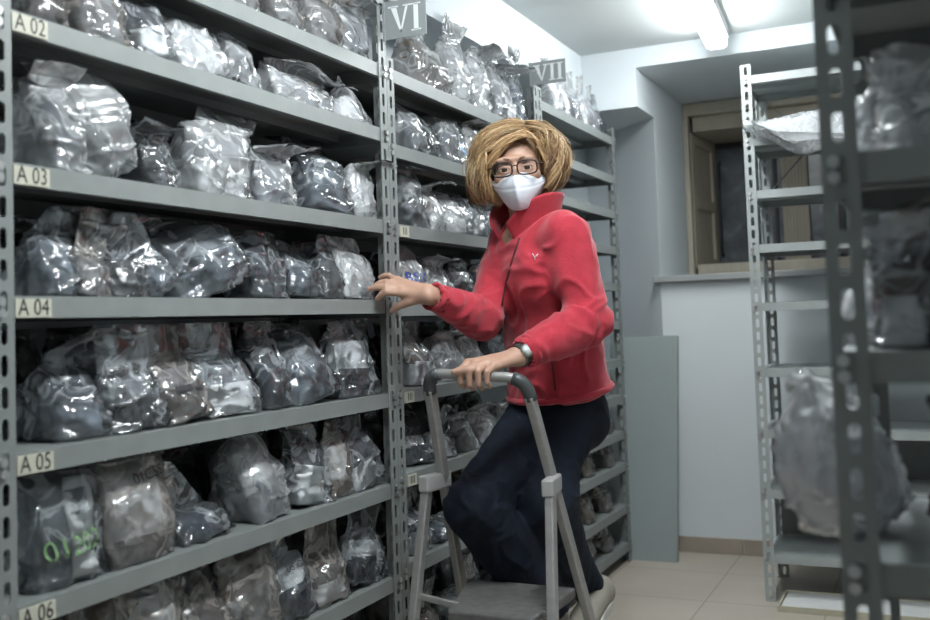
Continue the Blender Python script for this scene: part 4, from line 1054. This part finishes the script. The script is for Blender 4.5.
mk = pobj('face_mask', vs, fs, MT['mask']); so = mk.modifiers.new('thick', 'SOLIDIFY'); so.thickness = .002; so.offset = -1
for q in (-1, 1):
    pmb(MB().tube([mask_pt(q, .93), H(.080*q, .004, .03), H(.083*q, .022, -.004), H(.080*q, -.005, -.024), H(.082*q,-.045,.012), mask_pt(q, .08)], .0014, 6), 'ear_loop', MT['mask'], mk)

# spectacles
gl = MB(); HY = .002
def lens_loop(q, sc=1.0):
    L = []
    for k in range(28):
        a = 2*PI*k/28; c, s_ = math.cos(a), math.sin(a)
        L.append(H(.0335*q+.0265*sc*np.sign(c)*abs(c)**.62, HY+.0185*sc*np.sign(s_)*abs(s_)**.62, .118-.006*abs(.0335*q+.0265*c)/.06))
    return L
for q in (-1, 1):
    L = lens_loop(q); gl.tube(L+[L[0]], .0024, 7, cap=False)
gl.tube([H(-.0075,HY+.006,.118), H(0,HY+.009,.120), H(.0075,HY+.006,.118)], .0018, 6)
for q in (-1, 1): gl.tube([H(.060*q,HY+.008,.112), H(.0725*q,HY+.006,.095), H(.079*q,.002,.01), H(.080*q,-.008,-.02)], .0020, 6)
gls = pmb(gl, 'glasses', MT['spec'])
for q in (-1, 1):
    L = lens_loop(q, .97); pobj('lens', L, [tuple(range(len(L)))], MT['lens'], gls, smooth=False)

# hair: volume and some hundreds of wavy locks swept from a side parting
def hair():
    R = random.Random(5); V, F, T = [], [], []
    s = SDF(HC-V3(.19,.19,.19), HC+V3(.19,.19,.19), .006)
    s.ell(H(0,.018,-.022), (.088,.092,.097), HR, 0); s.ell(H(0,-.03,-.05), (.098,.080,.070), HR, .03)
    s.ell(H(.0,-.035,.085), (.075,.105,.085), HR, .012, 'sub')
    v, f = s.mesh(1); V += list(v); F += [tuple(q) for q in f]; T += [.2]*len(v)
    def lock(pts, r, tone, flat=.6, n=4):
        mb = MB(); m = len(pts); mb.tube(pts, [r*(.55+.45*math.sin(PI*min(1, .25+i/(m-1)*.75))) * (1 if i < m-2 else (.7 if i < m-1 else .25)) for i in range(m)], n, flat=flat, up=tuple(ez))
        k = len(V); V.extend(np.array(p) for p in mb.v); F.extend(tuple(i+k for i in q) for q in mb.f)
        T.extend([min(1, max(0, tone))]*len(mb.v))
    def shell(d, sc): return np.array((.097*d[0], .088*d[1], .100*d[2]))*sc + np.array((-.003, .018, -.020))
    for k in range(2600):
        q = R.uniform(-1, 1); left = R.random() < .6; sg = -1 if left else 1
        root = unit(np.array((.26+.05*q, .93-.12*abs(q), .40*q+.12)))
        az = R.uniform(.62, PI*1.02) if left else R.uniform(.70, PI)
        if q > .35: az = R.uniform(.62, 1.5)
        el = R.uniform(-.98, -.35) if R.random() < .8 else R.uniform(-.35, .2)
        if az < .95: el = max(el, -.80)
        dst = unit(np.array((sg*math.sin(az)*math.cos(el), math.sin(el), math.cos(az)*math.cos(el))))
        loose = R.random() < .15
        sc = R.uniform(.90, 1.17) if not loose else R.uniform(1.1, 1.30); n = 14; pts = []
        # neighbouring hairs share their wave, so they clump into curls
        cl = math.floor(az*5)+math.floor(el*4)*7+(50 if left else 0); rc = random.Random(cl); ph = rc.uniform(0, 6.28)+R.uniform(-.35, .35)+1.5*(az*5-math.floor(az*5))
        am, fr = rc.uniform(.008, .019)*R.uniform(.8, 1.15), rc.uniform(1.1, 1.9); csc = rc.uniform(.90, 1.15); flare = rc.uniform(-.004, .034); drop = rc.uniform(0, .035)*(1 if left else .4)
        for i in range(n):
            t = i/(n-1); d = unit(root*(1-t)+dst*t + np.array((sg*.55, .25, .12))*math.sin(PI*t)*.55)
            p = shell(d, (sc if loose else 1+(csc-1)*min(1, t*1.8)*1.0 + (sc-1.03)*.45)*(1+.10*math.sin(PI*min(1, t*1.15))+.06*t))
            p[0] += sg*flare*t*t; p[1] -= drop*t*t
            if t > .75: p = p + np.array((-sg*.030*(t-.75)*rc.uniform(.2, 1.6), -.05*(t-.75), 0))
            sid = np.cross(d, np.array((0, 1, .01))); sid = sid/max(np.linalg.norm(sid), 1e-6)
            p = p + sid*am*math.sin(ph+t*fr*2*PI)*min(1, t*2.0) + d*am*.8*math.cos(ph+t*fr*2*PI)*min(1, t*1.5)
            if p[2] > .045 and abs(p[0]) < .074 and p[1] < .066 and p[1] > -.12: p[0] = sg*(.074+.006*R.random())
            pts.append(H(*p))
        tone = rc.choice([.18, .36, .52, .70, .95]) + R.uniform(-.13, .13)
        if q < -.2 and R.random() < .3: tone *= .6
        lock(pts, R.uniform(.0014, .0030) if not loose else R.uniform(.0008, .0014), tone)
    for k in range(190):                                          # fringe swept across the forehead
        a = R.random(); r0 = np.array((.030+.012*a, .100-.016*a, .050+.03*a)); sg = -1 if k % 3 else 1
        e = np.array((-.078-.012*R.random(), .018-.045*R.random(), .062+.012*R.random())) if sg < 0 else np.array((.080+.010*R.random(), .02-.05*R.random(), .055+.01*R.random()))
        mid = np.array((-.022-.02*R.random(), .078+.026*R.random(), .096)) if sg < 0 else np.array((.066, .082+.016*R.random(), .078))
        pts = [];
        for i in range(11):
            t = i/10; p = (1-t)**2*r0+2*t*(1-t)*mid+t*t*e; pts.append(H(*(p+np.array((0, .003*math.sin(t*9+k), .004*math.sin(t*7+k*2))))))
        lock(pts, R.uniform(.0013, .0026), R.choice([.28, .4, .55, .7]) + R.uniform(-.12, .12))
    for k in range(16):                                          # grey roots at the parting
        a = R.random(); pts = [H(.026+.02*a+.012*t, .108-.012*t+.004*a, .045-.02*a+.01*t) for t in np.linspace(0, 1, 5)]
        lock(pts, .002, .30)
    o = pobj('hair', V, F, MT['hair'])
    at_ = o.data.attributes.new('tone', 'FLOAT', 'POINT'); at_.data.foreach_set('value', [float(t) for t in T]); return o
hair()

# folds: displacement along the normals, rings round the limbs and drag lines on the trunk
def folds(V, F, limbs, trunk, seed, amp_limb=.0062, amp_trunk=.0075, hot=()):
    N = vnormals(V, F); best = np.full(len(V), 9.0); d = np.zeros(len(V))
    for (a, b, fr) in limbs:
        ab = b-a; L = np.linalg.norm(ab); t = np.clip(((V-a)@ab)/(L*L), 0, 1); dd = np.linalg.norm(V-a-t[:, None]*ab, axis=1)
        u = ab/L; ax = (V-a)@u; rad = V-a-ax[:, None]*u
        wp_ = gnoise(V*11+seed)*1.1+gnoise(V*5-seed)*1.5; q = np.stack([ax*fr*.72+(rad@np.array((.3,.5,.8)))*14+wp_, rad[:, 0]*13+rad[:, 1]*5, rad[:, 2]*13-ax*4], 1)+seed
        val = (ridge(q, 1.6)-.45)*amp_limb + gnoise(q*np.array((.4, 1, 1))+9)*amp_limb*.7
        w = dd < best; d[w] = val[w]; best[w] = dd[w]
    a, b, rr = trunk; ab = b-a; L = np.linalg.norm(ab); t = np.clip(((V-a)@ab)/(L*L), 0, 1); dd = np.linalg.norm(V-a-t[:, None]*ab, axis=1)-rr
    q = np.stack([V@SS*8+V[:, 2]*5, V@FW*7, V[:, 2]*11-V@SS*9], 1)+seed*2+(gnoise(V*6+seed)*1.2)[:, None]
    val = (ridge(q, 1.5)-.4)*amp_trunk + gnoise(q*.5)*amp_trunk
    w = smooth01((best-np.maximum(dd, 0)-.02)/.05); d = d*(1-w)+val*w
    for (c, r, k) in hot: d = d*(1+k*np.exp(-np.sum((V-c)**2, 1)/(r*r)))
    return V+N*d[:, None]

TB = np.stack([SS, np.cross(UPT, SS)*-1, UPT]); TB[1] = unit(np.cross(UPT, SS)); TB[0] = unit(np.cross(TB[1], UPT))
def jacket():
    s = SDF(np.minimum.reduce([PEL,RSH,RWR,LEL,LWR])-V3(.22,.2,.2), np.maximum.reduce([PEL,LSH,RSH,LEL,NCK])+V3(.2,.22,.12), .0062)
    s.ell(PEL+UPT*.02, (.178,.142,.15), TB, 0); s.ell(WST, (.162,.130,.15), TB, .05); s.ell(CHS, (.150,.112,.165), TB, .05)
    s.ell(CHS+FW*.062+SS*.062-UPT*.01, (.066,.055,.07), TB, .05); s.ell(CHS+FW*.062-SS*.062-UPT*.01, (.066,.055,.07), TB, .05)
    s.cap(LSH-SS*.03, RSH+SS*.03, .060, .060, .05); s.cap(NCK-UPT*.05, NCK-UPT*.005, .085, .066, .04)
    s.chain([LSH, LSH+(LEL-LSH)*.5, LEL], [.066, .061, .056], k=.035); s.chain([LEL, LEL+(LWR-LEL)*.5, LWR+(LEL-LWR)*.16], [.062, .054, .042], k=.022)
    s.chain([RSH, RSH+(REL-RSH)*.5, REL], [.058, .054, .050], k=.03); s.chain([REL, REL+(RWR-REL)*.5, RWR+(REL-RWR)*.12], [.056, .048, .037], k=.022)
    # hem: cut across the hips
    hp, hb = at(505,411,2.84), at(613,381,3.02); hx = unit(hb-hp); hn = np.cross(np.cross(hx, V3(0,0,-1)), hx); hn = unit(hn); hn = hn if hn[2] < 0 else -hn
    s.plane(hp, hn, .012)
    # open neck
    s.ell(NCK+FW*.075+UPT*.015, (.040,.055,.085), TB, .012, 'sub'); s.ell(NCK+UPT*.05, (.062,.062,.06), TB, .01, 'sub')
    for W_, E_ in ((LWR,LEL),(RWR,REL)):
        dd = unit(E_-W_); s.cap(W_-dd*.02, W_+dd*.062, .031, .031, .006, 'sub')
    V, F = s.mesh(2)
    V = folds(V, F, [(LSH, LEL, 17), (LEL, LWR, 26), (RSH, REL, 19), (REL, RWR, 24)], (PEL, NCK, .13), 3.7, hot=((LEL,.09,.7),(LWR,.10,.6),(REL,.08,.7),(RWR,.06,.5),(PEL+UPT*.06,.16,.6),(LSH+FW*.05-UPT*.08,.08,.9)))
    return V, F, hp, hn, hx
jV, jF, hemP, hemN, hemX = jacket()
jk = pobj('jacket', jV, jF, MT['fleece'])
jbv = BVHTree.FromPolygons([Vector(p) for p in jV], [tuple(int(i) for i in f) for f in jF])
def onj(p, d=None, lift=.003):
    """nearest jacket surface point from outside, lifted a little"""
    h, n, _, _ = jbv.ray_cast(Vector(p), Vector(d)) if d is not None else (None, None, None, None)
    if h is None: h, n, _, _ = jbv.find_nearest(Vector(p))
    return np.array(h)+np.array(n)*lift
def cam_on(x, y, lift=.002):
    h, n, _, _ = jbv.ray_cast(Vector(CC), Vector(ray(x, y)).normalized())
    return None if h is None else np.array(h)+np.array(n)*lift
zp = [p for p in (cam_on(x, y, .0008) for x, y in ((519.5,238),(517,246),(514.5,254),(512,262),(509.5,271),(507,280),(505,289),(503,298),(501.5,306))) if p is not None]
pmb(MB().tube(zp, .0034, 8, flat=.8), 'zip', MT['fleecedark'], jk)
hemring = []
for k in range(64):
    a = 2*PI*k/64; c = PEL+UPT*.0; d = SS*math.cos(a)+FW*math.sin(a)
    o = c+d*.5; o = o - hemN*((o-hemP)@hemN) - hemN*.012; tgt = c - hemN*((c-hemP)@hemN) - hemN*.012
    hemring.append(onj(o, unit(tgt-o), -.002))
pmb(MB().tube(hemring+[hemring[0]], .0095, 8, cap=False), 'hem_band', MT['fleece'], jk)
for (W_, E_, r) in ((LWR, LEL, .036), (RWR, REL, .0315)):
    dd = unit(E_-W_); a = unit(np.cross(dd, V3(0,0,1))); b = np.cross(dd, a); c = W_+dd*(.042 if r > .033 else .030)
    ring = [c+(a*math.cos(t)+b*math.sin(t))*(r+.0025*math.sin(3*t)) for t in np.linspace(0, 2*PI, 29)]
    pmb(MB().tube(ring, .0075, 8, cap=False), 'cuff', MT['fleece'], jk)
# pocket zip and chest emblem
pk = [cam_on(x, y, .0012) for x, y in ((552,362),(553,370),(554,378),(555,386),(555.5,391))]
if all(p is not None for p in pk): pmb(MB().tube(pk, .0022, 6), 'pocket_zip', MT['fleecedark'], jk)
em = [cam_on(x, y, .0025) for x, y in ((532.5,254),(535,257.5),(538.5,254.5),(535.8,256),(535.2,260.5))]
if all(p is not None for p in em):
    pmb(MB().tube([em[0], em[1], em[4]], .0014, 5).tube([em[1], em[2]], .0014, 5), 'chest_emblem', MT['paper'], jk)
# collar: a standing band open at the front
vs, fs, nA, nB = [], [], 40, 9
for j in range(nB):
    t = j/(nB-1)
    for i in range(nA):
        p = -1+2*i/(nA-1); a = PI*.90*p                          # 0 = back of the neck
        rx, ry = .082+.014*t+.004*math.sin(6*p), .076+.012*t; dr = -FW*math.cos(a)*ry + SS*math.sin(a)*rx
        hgt = .082*(1-.22*abs(p)**3); front = abs(p)**4
        base = NCK - UPT*(.012+.070*front) + dr*(1+.12*front) + FW*.012
        vs.append(base + UPT*hgt*t + FW*.010*t*front + dr*.10*t*t + UPT*.003*math.sin(9*p+2*t))
for j in range(nB-1):
    for i in range(nA-1): fs.append((j*nA+i, j*nA+i+1, (j+1)*nA+i+1, (j+1)*nA+i))
cl = pobj('collar', vs, fs, MT['fleece'], jk); so = cl.modifiers.new('thick', 'SOLIDIFY'); so.thickness = .009; so.offset = 0; sb = cl.modifiers.new('sub', 'SUBSURF'); sb.levels = 1; sb.render_levels = 1
# undershirt at the throat
s = SDF(NCK-V3(.15,.15,.2), NCK+V3(.15,.15,.06), .006); s.ell(NCK-UPT*.07+FW*.012, (.085,.070,.075), TB, 0); s.ell(NCK+UPT*.05+FW*.04, (.06,.07,.085), TB, .02, 'sub')
pobj('undershirt', *s.mesh(1), MT['shirt'])

# jeans
HR_, HL_ = PEL-SS*.085-UPT*.04, PEL+SS*.050-UPT*.03
KR, AR = at(474,507,2.66), at(549,603,2.82)
KL, AL = at(549,505,2.76), at(589,590,3.00)
s = SDF(np.minimum.reduce([KR,AR,AL,PEL])-V3(.2,.2,.14), np.maximum.reduce([KR,KL,AL,PEL])+V3(.2,.2,.12), .0065)
s.ell(PEL-UPT*.02-SS*.01, (.150,.116,.12), TB, 0); s.ell(PEL-UPT*.055-FW*.036+SS*.01, (.120,.075,.085), TB, .04)
s.chain([HR_, HR_+(KR-HR_)*.5, KR], [.092, .090, .072], k=.04); s.chain([KR, KR+(AR-KR)*.4, AR], [.072, .082, .062], k=.03)
s.chain([HL_, at(555,462,2.86), KL], [.084, .076, .074], k=.035); s.chain([KL, at(562,548,2.86), AL], [.074, .070, .044], k=.03)
s.ell(PEL+UPT*.05, (.12,.09,.10), TB, .03)
for A_, K_ in ((AR,KR),(AL,KL)):
    dd = unit(K_-A_); s.plane(A_-dd*.012, -dd, .004) if False else s.cap(A_-dd*.09, A_-dd*.055, .065, .065, .006, 'sub')
V, F = s.mesh(2)
V = folds(V, F, [(HR_, KR, 15), (KR, AR, 20), (HL_, KL, 15), (KL, AL, 22)], (PEL-UPT*.12, PEL+UPT*.1, .12), 8.2, amp_limb=.0050, amp_trunk=.004, hot=((KR,.10,.9),(AL,.10,1.3),(KL,.09,.8),(HR_+FW*.1,.1,.6)))
pobj('jeans', V, F, MT['denim'])

# shoes
def shoe(ank, heel, ball, name='shoe'):
    f = unit(ball-heel); up = unit(V3(0,0,1)-f*f[2]); sd = np.cross(f, up); B = np.stack([sd, f, up]); base = heel+f*.052
    g = SDF(np.minimum(heel, ball)-V3(.12,.14,.10), np.maximum(heel, ball)+V3(.12,.12,.14), .0045)
    g.cap(base+up*.045-f*.017, ank, .037, .042, 0); g.ell(base+f*.05+up*.042, (.040,.075,.036), B, .03); g.ell(base+f*.125+up*.036, (.043,.062,.026), B, .03)
    g.ell(base-f*.026+up*.052, (.036,.030,.042), B, .02)
    g.cap(ank+up*.02, ank+up*.10, .030, .030, .006, 'sub'); g.plane(base+up*.020, -up, .003)
    o = pobj(name, *g.mesh(2), MT['shoe'])
    out = []
    for k in range(44):
        a = 2*PI*k/44; c, q = math.cos(a), math.sin(a); y = .068+.128*q; wd = .042 + .008*math.exp(-((y-.13)/.05)**2) - .004*math.exp(-((y-.05)/.03)**2)
        out.append((sd*wd*np.sign(c)*abs(c)**.75 + f*y))
    vs = [base+p*.96+up*.0 for p in out]+[base+p*1.02+up*.006 for p in out]+[base+p*1.02+up*.024 for p in out]+[base+p*.97+up*.030 for p in out]; n = len(out)
    fs = [tuple(range(n-1, -1, -1)), tuple(range(3*n, 4*n))]+[(j*n+i, j*n+(i+1) % n, (j+1)*n+(i+1) % n, (j+1)*n+i) for j in (0, 1, 2) for i in range(n)]
    mbs = MB().add(vs, fs); mbs.v = [tuple(np.array(p)-PO) for p in mbs.v]
    q = mbs.build('sole', MT['sole'], None, bevel=.003); q.parent = o
ZS = .2225
shoe(AL, at(607,601,3.03), at(584,633,2.87)); shoe(AR, V3(AR[0]+.02, AR[1]+.05, ZS), V3(AR[0]-.03, AR[1]-.13, ZS))

# wrist watch
dd = unit(LEL-LWR); a = unit(np.cross(dd, V3(0,0,1))); b = np.cross(dd, a); c = LWR+dd*.012
tw = -(CF); tw = unit(tw - dd*(tw@dd)); t2 = np.cross(dd, tw)
wb_ = MB()
for o_f in (-.006, 0, .006): wb_.tube([c+dd*o_f+(tw*math.cos(t)+t2*math.sin(t))*.0275 for t in np.linspace(0, 2*PI, 33)], .0035, 6, cap=False)
wt = pmb(wb_, 'watch', MT['watchs'])
cc = c + unit(tw*.8+t2*.1+V3(0,0,.35))*.028; nn = unit(cc-c)
pmb(MB().tube([cc-nn*.004, cc+nn*.006], .0165, 24), 'watch_case', MT['steel'], wt)
pmb(MB().tube([cc+nn*.006, cc+nn*.0068], .0135, 24), 'watch_dial', MT['watchd'], wt)
